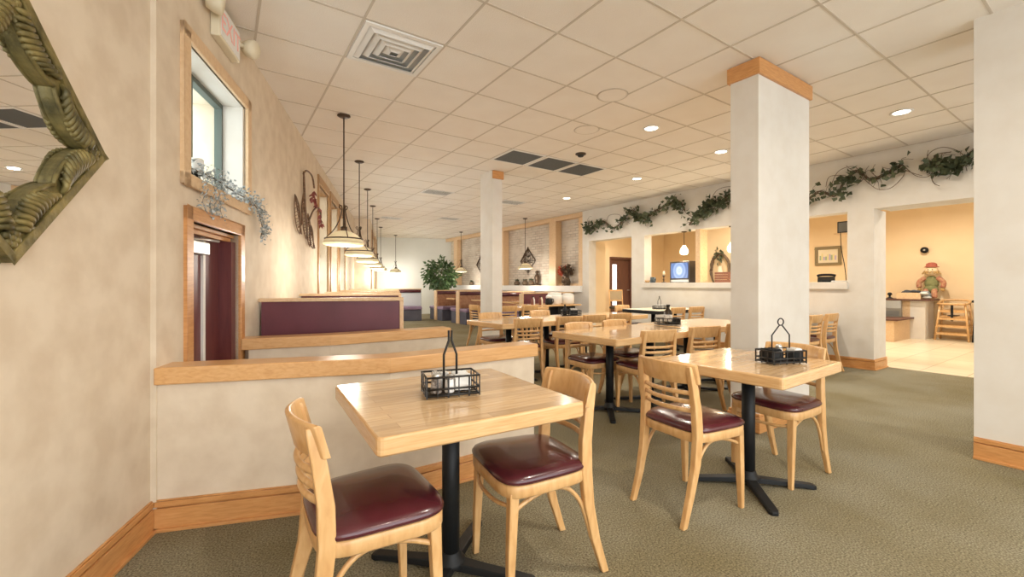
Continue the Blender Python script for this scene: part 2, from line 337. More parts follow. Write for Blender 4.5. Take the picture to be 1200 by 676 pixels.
# half walls (bent in plan), their oak caps and baseboards
def offset_poly(P, w):
    out = []
    for i, p in enumerate(P):
        a = (P[i]-P[i-1]).normalized() if i else None; b = (P[i+1]-P[i]).normalized() if i < len(P)-1 else None
        na = Vector((-a.y, a.x)) if a else None; nb = Vector((-b.y, b.x)) if b else None
        n = (na+nb).normalized() if a and b else (na or nb)
        k = 1/max(0.3, n.dot(na)) if a and b else 1
        out.append(p+n*w*k)
    return out
def strip(m, P, w0, w1, z0, z1):
    A, B = offset_poly(P, w0), offset_poly(P, w1)
    for i in range(len(P)-1): m.prism([A[i], A[i+1], B[i+1], B[i]], z0, z1)
    return m
HW1 = [Vector((-0.275, 2.735)), Vector((0.776, 2.38)), Vector((1.775, 2.38))]
HW2 = [Vector((0.16, 3.80)), Vector((0.72, 3.70)), Vector((1.755, 3.70))]
for k, (P, b) in enumerate(((HW1, 0.0), (HW2, 0.0))):
    struct(strip(MB(), P, 0, 0.13, -0.44, 0.715).build(('wall_entry', 'wall_booth')[k], PLT))
    Q = [P[0]-(P[1]-P[0]).normalized()*(0.0 if k == 0 else 0.045), P[1], P[2]+Vector((0.02, 0))]
    struct(strip(MB(), Q, -0.022, 0.155, 0.715, 0.80).build('trim_6' if k == 0 else 'trim_7', OAKL, bevel=0.006))
def baseboard(name, P, side=-1):
    m = MB(); strip(m, P, side*0.018, 0, 0, 0.110); strip(m, P, side*0.005, 0, 0.110, 0.117); strip(m, P, side*0.016, 0, 0.117, 0.143); strip(m, P, side*0.010, 0, 0.143, 0.15); strip(m, P, side*0.034, 0, 0, 0.016)
    return struct(m.build(name, OAK, bevel=0.003))
baseboard('baseboard_entry', HW1)
a, b = LW(-6, -0.025), LW(-1.555, -0.025); baseboard('baseboard_left', [Vector(a.xy), Vector(b.xy)])
baseboard('baseboard_pier', [Vector((4.345, 0.71)), Vector((4.345, -4))])
baseboard('baseboard_right', [Vector((RU, 6.5)), Vector((RU, 2.206)), Vector((8.05, 2.206))])

# ------------------------------------------------------------------ left wall: door, windows
DR = thing('exit_door', 'maroon exit door with closer set low behind the half wall', 'door', LW(0, 0), TB)
m = MB()
for a, b, c, d in [(-1.28, -1.20, -0.44, 1.65), (-0.42, -0.34, -0.44, 1.65), (-1.28, -0.34, 1.57, 1.65)]: m.b2((a, -0.02, c), (b, 0.10, d))
m.b2((-1.2, 0.03, 1.545), (-0.42, 0.2, 1.57)); m.b2((-1.2, 0.05, 1.515), (-0.42, 0.2, 1.545))
m.build('door_frame', OAK, DR, bevel=0.005)
m = MB(); m.b2((-1.2, 0.10, -0.43), (-0.80, 0.145, 1.52)); m.build('door_leaf', DOOR, DR)
m = MB(); m.b2((-0.76, 0.10, -0.43), (-0.42, 0.145, 1.52)); m.b2((-0.50, 0.02, -0.43), (-0.42, 0.10, 1.515)); m.build('door_leaf', DOOR, DR)
m = MB(); m.b2((-0.80, 0.085, -0.43), (-0.765, 0.14, 1.52)); m.build('astragal', WHITE, DR)
cl = MB().b2((-1.19, 0.035, 1.395), (-0.83, 0.10, 1.475)).build('door_closer', CHROME, DR, bevel=0.006)
MB().tube([(-1.05, 0.065, 1.48), (-0.85, 0.05, 1.495), (-0.62, 0.06, 1.505)], 0.010).build('closer_arm', CHROME, cl)
struct(DR); 
CASW = wood('window_casing', (0.40, 0.22, 0.09), (0.46, 0.26, 0.11), (0.52, 0.30, 0.14), (8, 8, 8), 0.45)
def tall_window(i, a, b, s0=0.0, vis=True):
    w = bpy.data.objects.new('window_%d' % i, None); COL.objects.link(w); w.location = LW(0, s0); w.rotation_euler = (0, 0, TB); struct(w)
    m = MB()
    for q in [(a-0.07, a, 0.55, 2.85), (b, b+0.07, 0.55, 2.85), (a-0.07, b+0.07, 2.72, 2.85), (a-0.07, b+0.07, 0.55, 0.62)]: m.b2((q[0], -0.022, q[2]), (q[1], 0.02, q[3]))
    m.b2((a, 0.02, 2.70), (b, 0.36, 2.72)); m.build('casing', CASW, w, bevel=0.004)
    m = MB()
    for q in [(a, a+0.05, 0.62, 2.7), (b-0.05, b, 0.62, 2.7), (a, b, 2.65, 2.7), (a, b, 0.62, 0.68), ((a+b)/2-0.02, (a+b)/2+0.02, 0.62, 2.7)]: m.b2((q[0], 0.27, q[2]), (q[1], 0.32, q[3]))
    m.build('sash', WHITE, w); MB().b2((a, 0.29, 0.62), (b, 0.297, 2.7)).build('pane', GLASS, w)
    m = MB()
    for k in range(36): z = 2.66-k*0.027; m.box(((a+b)/2, 0.15, z), (b-a-0.03, 0.03, 0.008), M=None)
    m.b2((a+0.01, 0.12, 2.66), (b-0.01, 0.18, 2.71)); m.b2((a+0.015, 0.135, 1.66), (b-0.015, 0.165, 1.70), mi=1)
    m.build('blind', [CREAM, BRONZE], w)
    return w
for i, (a, b) in enumerate(TALL): tall_window(i+2, a, b)
tall_window(5, 9.7, 10.9, 0.42); tall_window(6, 11.6, 12.8, 0.42)
# high window over the door
w = bpy.data.objects.new('window_1', None); COL.objects.link(w); w.location = LW(0, 0); w.rotation_euler = (0, 0, TB); struct(w)
a, b, c, d = WIN; m = MB()
for q in [(a-0.085, a, c-0.075, d+0.075), (b, b+0.075, c-0.075, d+0.075), (a-0.085, b+0.075, d, d+0.075), (a-0.085, b+0.075, c-0.075, c)]: m.b2((q[0], -0.022, q[2]), (q[1], 0.015, q[3]))
m.build('casing', PALEW, w, bevel=0.005)
m = MB(); m.b2((a, 0.015, c-0.01), (b, 0.20, c)); m.b2((a, 0.015, d), (b, 0.20, d+0.01)); m.b2((b-0.012, 0.015, c), (b, 0.20, d)); m.build('reveal', PLW, w)
m = MB()
for q in [(a, a+0.04, c, d), (b-0.036, b-0.01, c, d), (a, b-0.01, d-0.035, d), (a, b-0.01, c, c+0.045), (a+0.42, a+0.45, c, d)]: m.b2((q[0], 0.15, q[2]), (q[1], 0.20, q[3]))
m.build('sash', GREENF, w); MB().b2((a, 0.175, c), (b, 0.181, d)).build('pane', GLASS, w)
m = MB(); m.b2((0.95, 0.85, -0.5), (1.25, 1.4, 3.4)); o = struct(m.build('wall_outside', BRICK)); o.location = LOCB; o.rotation_euler = (0, 0, RZB)
# ------------------------------------------------------------------ chairs
def superseat(k, z, dz=0.0):
    """rounded trapezoid outline, k scales it; front at +y"""
    out = []
    for i in range(40):
        a = 2*PI*i/40; c_, s_ = math.cos(a), math.sin(a); e = 0.42
        y = 0.20*math.copysign(abs(s_)**e, s_); wx = 0.205+(y)*0.065
        x = wx*math.copysign(abs(c_)**e, c_)
        out.append((x*k, y*k, z))
    return out
def make_chair(label):
    t = thing('dining_chair', label, 'chair')
    m = MB(); m.sweep([superseat(1.0, 0.455), superseat(1.03, 0.462), superseat(1.035, 0.470), superseat(1.0, 0.482), superseat(0.92, 0.491), superseat(0.75, 0.498), superseat(0.45, 0.502), superseat(0.1, 0.503)])
    m.build('seat_cushion', VINYL, t)
    m = MB(); m.sweep([superseat(0.94, 0.405), superseat(1.0, 0.407), superseat(1.015, 0.412), superseat(1.015, 0.450), superseat(1.0, 0.455)], smooth=True); m.build('seat_frame', CHW, t)
    for sx in (-1, 1):
        q = lambda z, x, y, hw, hd: [(sx*x-hw, y-hd, z), (sx*x+hw, y-hd, z), (sx*x+hw, y+hd, z), (sx*x-hw, y+hd, z)]
        m = MB(); m.sweep([q(0.0, 0.180, 0.172, 0.0125, 0.0125), q(0.2, 0.178, 0.165, 0.0165, 0.0165), q(0.425, 0.176, 0.155, 0.0195, 0.0195)], smooth=False)
        m.build('leg', CHW, t, bevel=0.004)
    for sx in (-1, 1):
        m = MB(); S_ = []
        for z, x, y, hw, hd in [(0.0, 0.168, -0.276, 0.013, 0.016), (0.15, 0.168, -0.226, 0.0145, 0.020), (0.30, 0.172, -0.190, 0.016, 0.023), (0.44, 0.173, -0.176, 0.017, 0.025), (0.56, 0.168, -0.178, 0.017, 0.0245), (0.68, 0.163, -0.194, 0.016, 0.022), (0.775, 0.159, -0.212, 0.015, 0.019), (0.795, 0.158, -0.217, 0.013, 0.015)]:
            S_.append([(sx*x-hw, y-hd, z), (sx*x+hw, y-hd, z), (sx*x+hw, y+hd, z), (sx*x-hw, y+hd, z)])
        m.sweep(S_, smooth=False); m.build('leg', CHW, t, bevel=0.005)
    # curved top rail held in front of the posts
    m = MB(); S_ = []
    for i in range(15):
        u = -1+2*i/14; x = 0.187*u; y = -0.176-0.056*(1-u*u); lean = 0.026; th = 0.011
        z0 = 0.700+0.004*u*u; z1 = 0.812-0.006*u*u
        S_.append([(x, y-th, z0), (x, y+th, z0), (x, y+th-lean, z1-0.006), (x, y-lean, z1), (x, y-th-lean, z1-0.006)])
    m.sweep(S_, smooth=True); m.build('top_rail', CHW, t, bevel=0.003)
    for z, yo in ((0.656, -0.190), (0.611, -0.184), (0.566, -0.179)):
        m = MB(); m.tube([(0.162*(-1+2*i/10), yo-0.045*(1-(-1+2*i/10)**2), z) for i in range(11)], 0.0125, 8, sy=0.75); m.build('slat', CHW, t)
    for sx in (-1, 1):
        P = spline([(sx*0.176, 0.150, 0.352), (sx*0.172, 0.07, 0.385), (sx*0.168, -0.01, 0.400), (sx*0.165, -0.09, 0.385), (sx*0.165, -0.15, 0.325), (sx*0.166, -0.185, 0.24), (sx*0.167, -0.212, 0.15)], 4)
        m = MB(); m.tube(P, 0.0095, 7); m.build('side_brace', CHW, t)
    m = MB(); m.tube(spline([(-0.172, 0.152, 0.365), (-0.1, 0.185, 0.358), (0, 0.195, 0.356), (0.1, 0.185, 0.358), (0.172, 0.152, 0.365)], 4), 0.0085, 7); m.build('front_brace', CHW, t)
    return t
R = math.radians
G1 = 'ladderback dining chairs'
chairs = [  # x, y, heading in degrees, label
 (0.43, 1.515, -1, 'ladderback chair in the left foreground, at the near table, seen from behind its right side'),
 (1.09, 1.505, 171.5, 'ladderback chair facing left under the right edge of the nearest table'),
 (2.173, 1.445, -4.4, 'ladderback chair left of the small table before the thick white column, back to the viewer'),
 (2.963, 1.362, 175, 'ladderback chair on the right side of the small table by the column, facing left'),
 (3.24, 2.635, 76, 'ladderback chair seen from behind at the near left of the long table with the bottle'),
 (3.88, 2.60, 76, 'ladderback chair seen from behind just right of the bottle on the long table'),
 (4.47, 2.59, 80, 'ladderback chair half hidden by the left edge of the thick column'),
 (3.07, 3.14, -90, 'ladderback chair facing the viewer across the left end of the long table'),
 (3.64, 3.17, -88, 'ladderback chair facing the viewer across the middle of the long table'),
 (3.03, 4.30, 76, 'ladderback chair seen from behind at the left of the middle tables, past the half wall'),
 (3.64, 4.28, 78, 'ladderback chair second from the left on the near side of the middle row of tables'),
 (4.11, 4.32, 80, 'ladderback chair third from the left on the near side of the middle row of tables'),
 (4.55, 4.28, 82, 'ladderback chair rightmost on the near side of the middle row of tables'),
 (3.1, 4.98, -90, 'ladderback chair in front of the slim column, across the middle row of tables'),
 (4.0, 5.02, -90, 'ladderback chair across the middle row of tables beside the black caddy'),
 (4.25, 7.36, 0, 'ladderback chair at the left end of the far table beyond the slim column'),
 (4.36, 6.82, 88, 'ladderback chair on the near side of the far table just right of the slim column'),
 (4.86, 6.84, 90, 'ladderback chair on the near side of the far table below the serving table bottles'),
 (6.3, 5.46, -92, 'pale ladderback chair in front of the doorway to the hall'),
 (6.52, 4.79, 90, 'ladderback chair below the television, left of a pair against the wall'),
 (7.05, 4.77, 84, 'ladderback chair below the television, right of a pair against the wall'),
 (6.65, 3.40, -90, 'ladderback chair barely showing at the left edge of the thick column, by the far wall'),
 (6.45, 2.69, 90, 'ladderback chair right behind the thick column, below the framed picture'),
 (6.95, 2.69, 90, 'ladderback chair against the white wall, nearest the wide opening'),
]
ch0 = None
for x, y, h, lb in chairs:
    if ch0 is None:
        ch0 = make_chair(lb); ch0.location = (x, y, 0); ch0.rotation_euler = (0, 0, R(h-90)); ch0['group'] = G1
    else: dup(ch0, (x, y, 0), R(h-90), lb, G1)
# ------------------------------------------------------------------ tables
def make_table(label, w, d, poles, loc, rz, group='butcher block tables', H=0.75, top=TOPW):
    t = thing('dining_table', label, 'table', loc, rz, group)
    e = 0.012
    m = MB(); th = 0.060; r = 0.02
    def ring(k, z):
        out = []
        for cx, cy, a0 in ((w/2-r, d/2-r, 0), (-w/2+r, d/2-r, 90), (-w/2+r, -d/2+r, 180), (w/2-r, -d/2+r, 270)):
            for q in (0, 30, 60, 90):
                a = R(a0+q); out.append((cx+(r+k)*math.cos(a), cy+(r+k)*math.sin(a), z))
        return out
    s = [ring(-0.006, H-th), ring(0, H-th+0.006), ring(0, H-0.008), ring(-0.003, H-0.002), ring(-0.008, H)]
    n = 16; vs = [p for q in s for p in q]
    m.add(vs, [(i*n+j, i*n+(j+1) % n, (i+1)*n+(j+1) % n, (i+1)*n+j) for i in range(len(s)-1) for j in range(n)], False, mi=1)
    m.add(s[0], [tuple(reversed(range(n)))], mi=1); m.add(s[-1], [tuple(range(n))], mi=0)
    m.build('tabletop', [top, EDGEW], t)
    for px in poles:
        pm = MB().tube([(px, 0, 0.055), (px, 0, H-0.072)], 0.037, 20).build('pole', BLACK, t)
        MB().box((px, 0, H-0.068), (0.30, 0.30, 0.014)).build('mounting_plate', BLACK, pm)
        m = MB(); m.lathe([(0.062, 0.03), (0.062, 0.05), (0.046, 0.068), (0.04, 0.09)], 20, (px, 0, 0))
        for k in range(4):
            a = k*PI/2+PI/4; ca, sa = math.cos(a), math.sin(a); L = 0.35
            sec = []
            for q, hw, zt, zb in ((0.0, 0.032, 0.055, 0.02), (0.15, 0.028, 0.042, 0.014), (0.31, 0.026, 0.030, 0.006), (L, 0.026, 0.026, 0.0), (L+0.02, 0.016, 0.020, 0.0)):
                pt = lambda o, z: (px+ca*q-sa*o, sa*q+ca*o, z)
                sec.append([pt(-hw, zb), pt(hw, zb), pt(hw*0.9, zt), pt(-hw*0.9, zt)])
            m.sweep(sec, smooth=False)
        m.build('cross_base', BLACK, t, bevel=0.004)
    return t
T1 = make_table('nearest square butcher block table with a wire caddy, in the left foreground', 0.80, 0.79, [0.0], (0.80, 1.66, 0), R(-3))
T2 = make_table('small butcher block table in front of the thick white column', 0.785, 0.71, [0.0], (2.64, 1.375, 0), R(2))
T3 = make_table('long butcher block table in the centre, left half of the pair holding the bottle caddy', 1.34, 0.80, [-0.29, 0.34], (3.34, 2.905, 0), R(3))
dup(T3, (4.70, 3.0, 0), R(1.5), 'long butcher block table in the centre running behind the thick column')
dup(T3, (3.28, 4.56, 0), R(3), 'butcher block table of the middle row, left one in front of the slim column')
dup(T3, (4.63, 4.62, 0), R(3), 'butcher block table of the middle row, right one, black caddy at its left end')
dup(T3, (4.78, 7.2, 0), R(0), 'far butcher block table just beyond the slim column')
t6 = dup(T3, (6.77, 5.08, 0), R(0), 'pale topped table with a dark edge below the television')
for c_ in t6.children:
    if c_.name.startswith('tabletop'): c_.data = c_.data.copy(); c_.data.materials[0] = CREAM; c_.data.materials[1] = BLACK
dup(T3, (6.8, 3.06, 0), R(0), 'butcher block table against the far wall, hidden behind the thick column')
# serving table against the booths
sv = thing('serving_table', 'dark sided serving table with white bins in front of the brick wall', 'table', (6.13, 7.66, 0))
MB().box((0, 0, 0.735), (1.30, 0.74, 0.035)).build('tabletop', EDGEW, sv, bevel=0.005)
m = MB(); m.b2((-0.62, -0.30, 0.0), (-0.2, 0.3, 0.7)); m.b2((0.1, -0.2, 0.1), (0.62, 0.3, 0.7)); m.build('cabinet', BLACK, sv, bevel=0.006)
def binn(x, y, r, h, lb):
    o = thing('storage_bin', lb, 'bin', (x, y, 0.7525)); MB().lathe([(r*0.86, 0), (r, h*0.1), (r*1.02, h*0.8), (r*0.9, h*0.95)], 20).build('body', WHITE, o)
    MB().lathe([(r*0.94, h*0.95), (r*0.85, h*1.05), (r*0.4, h*1.1), (0.0, h*1.1)], 20).build('lid', WHITE, o)
binn(6.30, 7.66, 0.17, 0.24, 'large white bin in the middle of the serving table')
binn(6.58, 7.52, 0.14, 0.22, 'white bin at the right end of the serving table')
o = thing('coffee_pot', 'dark coffee pot with white lid on the serving table, left of the bins', 'coffee pot', (6.02, 7.52, 0.7525))
MB().lathe([(0.07, 0), (0.085, 0.03), (0.08, 0.11), (0.05, 0.14)], 18).build('body', BLACK, o); MB().lathe([(0.06, 0.14), (0.07, 0.16), (0.06, 0.2), (0.0, 0.21)], 18).build('lid', WHITE, o)
MB().tube(spline([(0.075, 0, 0.12), (0.13, 0, 0.11), (0.13, 0, 0.05), (0.082, 0, 0.04)], 4), 0.008).build('handle', BLACK, o)
SAUCE = mottled('sauce', (0.16, 0.05, 0.035), (0.24, 0.08, 0.05), 8, 0.25)
def bottle(x, y, z, r, h, mat, lb, cap=BLACK, label_mat=None, name='sauce_bottle', group=None):
    o = thing(name, lb, 'bottle', (x, y, z), 0, group)
    MB().lathe([(r*0.9, 0), (r, h*0.03), (r, h*0.55), (r*0.85, h*0.66), (r*0.4, h*0.78), (r*0.38, h*0.9)], 18).build('body', mat, o)
    MB().lathe([(r*0.45, h*0.9), (r*0.45, h), (0.0, h)], 14).build('cap', cap, o)
    if label_mat: MB().lathe([(r*1.01, h*0.12), (r*1.02, h*0.14), (r*1.02, h*0.46), (r*1.01, h*0.48)], 18).build('label', label_mat, o)
    return o
for k, (x, y, mt) in enumerate([(5.52, 7.46, SAUCE), (5.62, 7.55, WHITE), (5.72, 7.45, SAUCE), (5.83, 7.54, CREAM)]):
    bottle(x, y, 0.7525, 0.03, 0.19, mt, ['brown bottle leftmost on the serving table', 'white bottle second from the left on the serving table', 'brown bottle third from the left on the serving table', 'cream bottle beside the coffee pot on the serving table'][k], group='bottles on the serving table')
# ------------------------------------------------------------------ table caddies
def caddy(label, loc, rz, L=0.17, Wd=0.12, H=0.075, hh=0.24, ring=False):
    t = thing('wire_caddy', label, 'caddy', loc, rz, 'wire table caddies'); r = 0.003; g = 0.0045
    m = MB(); a, b = L/2, Wd/2
    def loop(z, k=1.0): m.tube([(-a*k, -b*k, z), (a*k, -b*k, z), (a*k, b*k, z), (-a*k, b*k, z), (-a*k, -b*k, z)], g, 6)
    loop(0.012); loop(H*0.45); loop(H)
    nx, ny = 6, 4
    for i in range(nx):
        x = -a+L*i/(nx-1)
        for y in (-b, b): m.box((x, y, H/2+0.003), (0.007 if i % 2 == 0 else 0.004, 0.004, H))
    for j in range(ny):
        y = -b+Wd*j/(ny-1)
        for x in (-a, a): m.box((x, y, H/2+0.003), (0.004, 0.007, H))
    for j in range(6): y = -b+Wd*j/5; m.tube([(-a, y, 0.012), (a, y, 0.012)], r, 6)
    m.build('basket', WIRE, t)
    m = MB()
    if ring:
        P = [(-a*0.55, 0, 0.012), (-a*0.55, 0, hh*0.62), (-0.012, 0, hh*0.83)]; m.tube(P, 0.004, 8); m.tube([(-p[0], p[1], p[2]) for p in P], 0.004, 8)
        m.tube([(0.02*math.cos(q*PI/8), 0, hh*0.83+0.022+0.02*math.sin(q*PI/8)) for q in range(17)], 0.0038, 6)
    else:
        P = [(-a*0.25, 0, 0.012), (-a*0.25, 0, hh*0.62), (-0.006, 0, hh*0.84), (-0.006, 0, hh)]; m.tube(P, 0.005, 8); m.tube([(-p[0], p[1], p[2]) for p in P], 0.005, 8)
    m.build('handle', WIRE, t)
    return t
def packet_box(lb, loc, rz, d, mat, frame=None):
    t = thing('packet_holder', lb, 'packets', loc, rz)
    if frame:
        m = MB(); m.b2((-d[0]/2, -d[1]/2, 0), (d[0]/2, d[1]/2, 0.004)); m.b2((-d[0]/2, -d[1]/2, 0), (-d[0]/2+0.004, d[1]/2, d[2]*0.8)); m.b2((d[0]/2-0.004, -d[1]/2, 0), (d[0]/2, d[1]/2, d[2]*0.8)); m.b2((-d[0]/2, -d[1]/2, 0), (d[0]/2, -d[1]/2+0.004, d[2]*0.8)); m.b2((-d[0]/2, d[1]/2-0.004, 0), (d[0]/2, d[1]/2, d[2]*0.8)); m.build('holder', frame, t)
    n = 9; m = MB()
    for i in range(n):
        x = -d[0]/2+0.008+(d[0]-0.016)*i/(n-1); m.box((x, 0, d[2]/2+0.004), (0.005, d[1]*0.86, d[2]+random.uniform(-.006, .006)), rz=random.uniform(-.05, .05))
    m.build('packets', mat, t); return t
def shaker(lb, loc, body, r=0.022, h=0.08):
    t = thing('shaker', lb, 'shaker', loc); MB().lathe([(r*.9, 0), (r, .004), (r*.92, h*.5), (r*.8, h*.75)], 14).build('body', body, t)
    MB().lathe([(r*.86, h*.75), (r*.86, h*.9), (r*.5, h), (0, h)], 14).build('lid', CHROME, t); return t
RZ1 = R(-14)
caddy('black wire caddy with a forked handle on the nearest table', (0.79, 1.645, 0.751), RZ1, 0.215, 0.14, 0.085, 0.265)
def loc1(x, y, z=0.769): v = Matrix.Rotation(RZ1, 3, 'Z') @ Vector((x, y, 0)); return (0.79+v.x, 1.645+v.y, z)
packet_box('pack of white paper packets in the caddy on the nearest table, right of the handle', loc1(0.045, 0.0), RZ1+PI/2, (0.10, 0.075, 0.062), WHITE)
packet_box('pack of printed paper packets in the caddy on the nearest table, behind the handle', loc1(-0.038, 0.022), RZ1, (0.075, 0.05, 0.068), PAPER)
shaker('glass pepper shaker at the left corner of the caddy on the nearest table', loc1(-0.066, -0.040), mottled('pepper', (0.10, 0.07, 0.05), (0.45, 0.4, 0.35), 90, 0.4))
shaker('salt shaker in the front middle of the caddy on the nearest table', loc1(-0.012, -0.042), WHITE, 0.02, 0.072)
RZ2 = R(-20)
caddy('black wire caddy with a ring handle on the small table by the column', (2.70, 1.22, 0.751), RZ2, 0.225, 0.13, 0.075, 0.26, True)
def loc2(x, y, z=0.769): v = Matrix.Rotation(RZ2, 3, 'Z') @ Vector((x, y, 0)); return (2.70+v.x, 1.22+v.y, z)
packet_box('black holder of packets at the left end of the ring handled caddy', loc2(-0.066, 0.0), RZ2, (0.08, 0.09, 0.062), BLACK, BLACK)
packet_box('black holder of pale packets at the right end of the ring handled caddy', loc2(0.075, -0.02), RZ2, (0.06, 0.065, 0.064), WHITE, BLACK)
shaker('glass salt shaker with metal lid in the ring handled caddy', loc2(0.012, 0.025), WHITE, 0.022, 0.085)
caddy('black wire caddy holding a tall bottle on the long centre table', (4.12, 3.04, 0.751), R(-30), 0.24, 0.13, 0.075, 0.10)
bottle(4.12, 3.03, 0.769, 0.045, 0.21, mottled('dark_bottle', (0.03, 0.02, 0.012), (0.05, 0.035, 0.02), 4, 0.15), 'dark bottle with a pale label in the caddy on the long centre table', BLACK, PAPER, group=None)
packet_box('black holder of packets beside the dark bottle on the long centre table', (4.19, 2.975, 0.769), R(-30), (0.06, 0.07, 0.06), BLACK, BLACK)
caddy('black wire caddy at the left end of the right table in the middle row', (4.10, 4.62, 0.751), R(-30), 0.26, 0.15, 0.085, 0.12)
packet_box('pale packets in a dark holder in the caddy of the middle row', (4.13, 4.60, 0.769), R(-30), (0.1, 0.08, 0.09), PAPER, BLACK)
bottle(4.02, 4.66, 0.769, 0.028, 0.15, BLACK, 'small black bottle in the caddy of the middle row')
caddy('small caddy with a tall handle on the table below the television', (6.55, 5.0, 0.751), R(-40), 0.22, 0.12, 0.06, 0.24)
packet_box('white packets in the small caddy on the table below the television', (6.57, 5.0, 0.769), R(-40), (0.12, 0.07, 0.07), WHITE)

# ------------------------------------------------------------------ booths
def bench(label, loc, rz, w, double, group, h=1.075, ends=(False, True), finish=PURPLE):
    """back at y=0, seat toward +y (and toward -y if double); x from 0 to w"""
    t = thing('booth_bench', label, 'bench', loc, rz, group)
    MB().b2((0.02, -0.03, 0.0), (w-0.02, 0.03, h-0.03)).build('back_panel', finish, t)
    MB().b2((0, -0.045, h-0.03), (w, 0.045, h)).build('top_rail', PALEW, t, bevel=0.004)
    MB().b2((w-0.035, -0.045 if not double else -0.10, 0.0), (w, 0.10, h-0.03)).build('end_post', PALEW, t, bevel=0.004)
    for s in ((1, -1) if double else (1,)):
        m = MB(); n = 16
        prof = [(0.035, 0.46), (0.16, 0.46), (0.13, 0.70), (0.11, 0.90), (0.075, h-0.06), (0.035, h-0.045)]
        m.sweep([[(x, s*y, z) for y, z in prof] for x in (0.02, w-0.04)], smooth=False); bc = m.build('back_cushion', TANF, t, bevel=0.02)
        m = MB(); m.tube([(0.03, s*0.10, h-0.09), (w-0.05, s*0.10, h-0.09)], 0.05, 10); m.build('headroll', VINYL, bc)
        MB().b2((0.02, s*0.06, 0.36), (w-0.02, s*0.56, 0.47)).build('seat_cushion', LAV, t, bevel=0.035, bseg=3)
        MB().b2((0.03, s*0.04, 0.0), (w-0.03, s*0.50, 0.36)).build('base', PLUMB, t, bevel=0.004)
    return t
TANF = mottled('booth_fabric', (0.30, 0.14, 0.075), (0.42, 0.22, 0.12), 14, 0.7)
PLUMB = mottled('plum_base', (0.075, 0.075, 0.11), (0.11, 0.11, 0.15), 4, 0.5)
BG = 'booth benches along the window wall'
# along the left wall the bench's x axis runs from the wall into the room, its seat (+y) faces along the wall
RZL = TB-PI/2
bench('booth bench with a plum back panel right behind the second half wall', LW(0.10, 0.0), RZL, 1.20, False, BG, 1.085)
bench('booth bench along the window wall whose top edge shows above the plum panel', LW(1.72, 0.0), RZL, 1.20, True, BG, 1.09)
bench('booth bench along the window wall, third from the plum panel', LW(3.65, 0.0), RZL, 1.20, True, BG, 1.08)
bench('booth bench along the window wall, fourth from the plum panel', LW(5.6, 0.0), RZL, 1.20, True, BG, 1.08)
bench('booth bench along the window wall, fifth from the plum panel', LW(7.5, 0.0), RZL, 1.20, True, BG, 1.08)
b_ = bench('far booth bench with a glossy back painted pale with glare, facing the viewer, left of the plant', LW(11.0, 2.0), RZL+PI, 1.22, False, BG, 1.05)
b_.location = LW(10.95, 1.98)
GLAREV = nmat('glare_vinyl', (0.50, 0.52, 0.54), 0.25, coat=0.4)  # whitish glare on the back cushion, painted as its colour
for c_ in b_.children:
    if c_.name.startswith('back_cushion'): c_.data.materials[0] = GLAREV
def booth_table(label, x, y, rz, w=1.0, d=0.62):
    t = thing('booth_table', label, 'table', (x, y, 0), rz, 'booth tables')
    MB().box((0, 0, 0.73), (w, d, 0.04)).build('tabletop', EDGEW, t, bevel=0.006)
    MB().tube([(0, 0, 0.03), (0, 0, 0.71)], 0.04, 14).build('pole', BLACK, t)
    MB().lathe([(0.25, 0), (0.25, 0.015), (0.06, 0.04)], 20).build('base', BLACK, t)
for k, (t_, lb) in enumerate([(0.93, 'booth table under the nearest hanging lamp of the window row'), (2.74, 'booth table under the second hanging lamp of the window row')]):
    p = LW(t_, 0.63); booth_table(lb, p.x, p.y, RZL)
GB = 'booth benches along the brick wall'
for k, (v, dbl, lb) in enumerate([(8.45, False, 'booth bench with a plum back panel behind the serving table'), (10.1, True, 'booth bench along the brick wall right behind the slim column'), (11.85, True, 'booth bench along the brick wall with lavender seat ends, left of the slim column'), (13.5, True, 'booth bench along the brick wall, farthest, below the green plant')]):
    # x axis from the wall (x=7.5) toward the room
    b_ = bench(lb, (5.93, v, 0), 0.0, RU-5.94, dbl, GB, 1.0)
    for c_ in b_.children:
        if c_.name.startswith('end_post'): c_.location.x = -(RU-5.94)+0.035
for k, (v, lb) in enumerate([(9.3, 'booth table under the right hanging lamp by the brick wall'), (11.0, 'booth table along the brick wall hidden behind the slim column'), (12.7, 'booth table under the left hanging lamp by the brick wall')]): booth_table(lb, 6.75, v, 0, 1.3, 0.6)
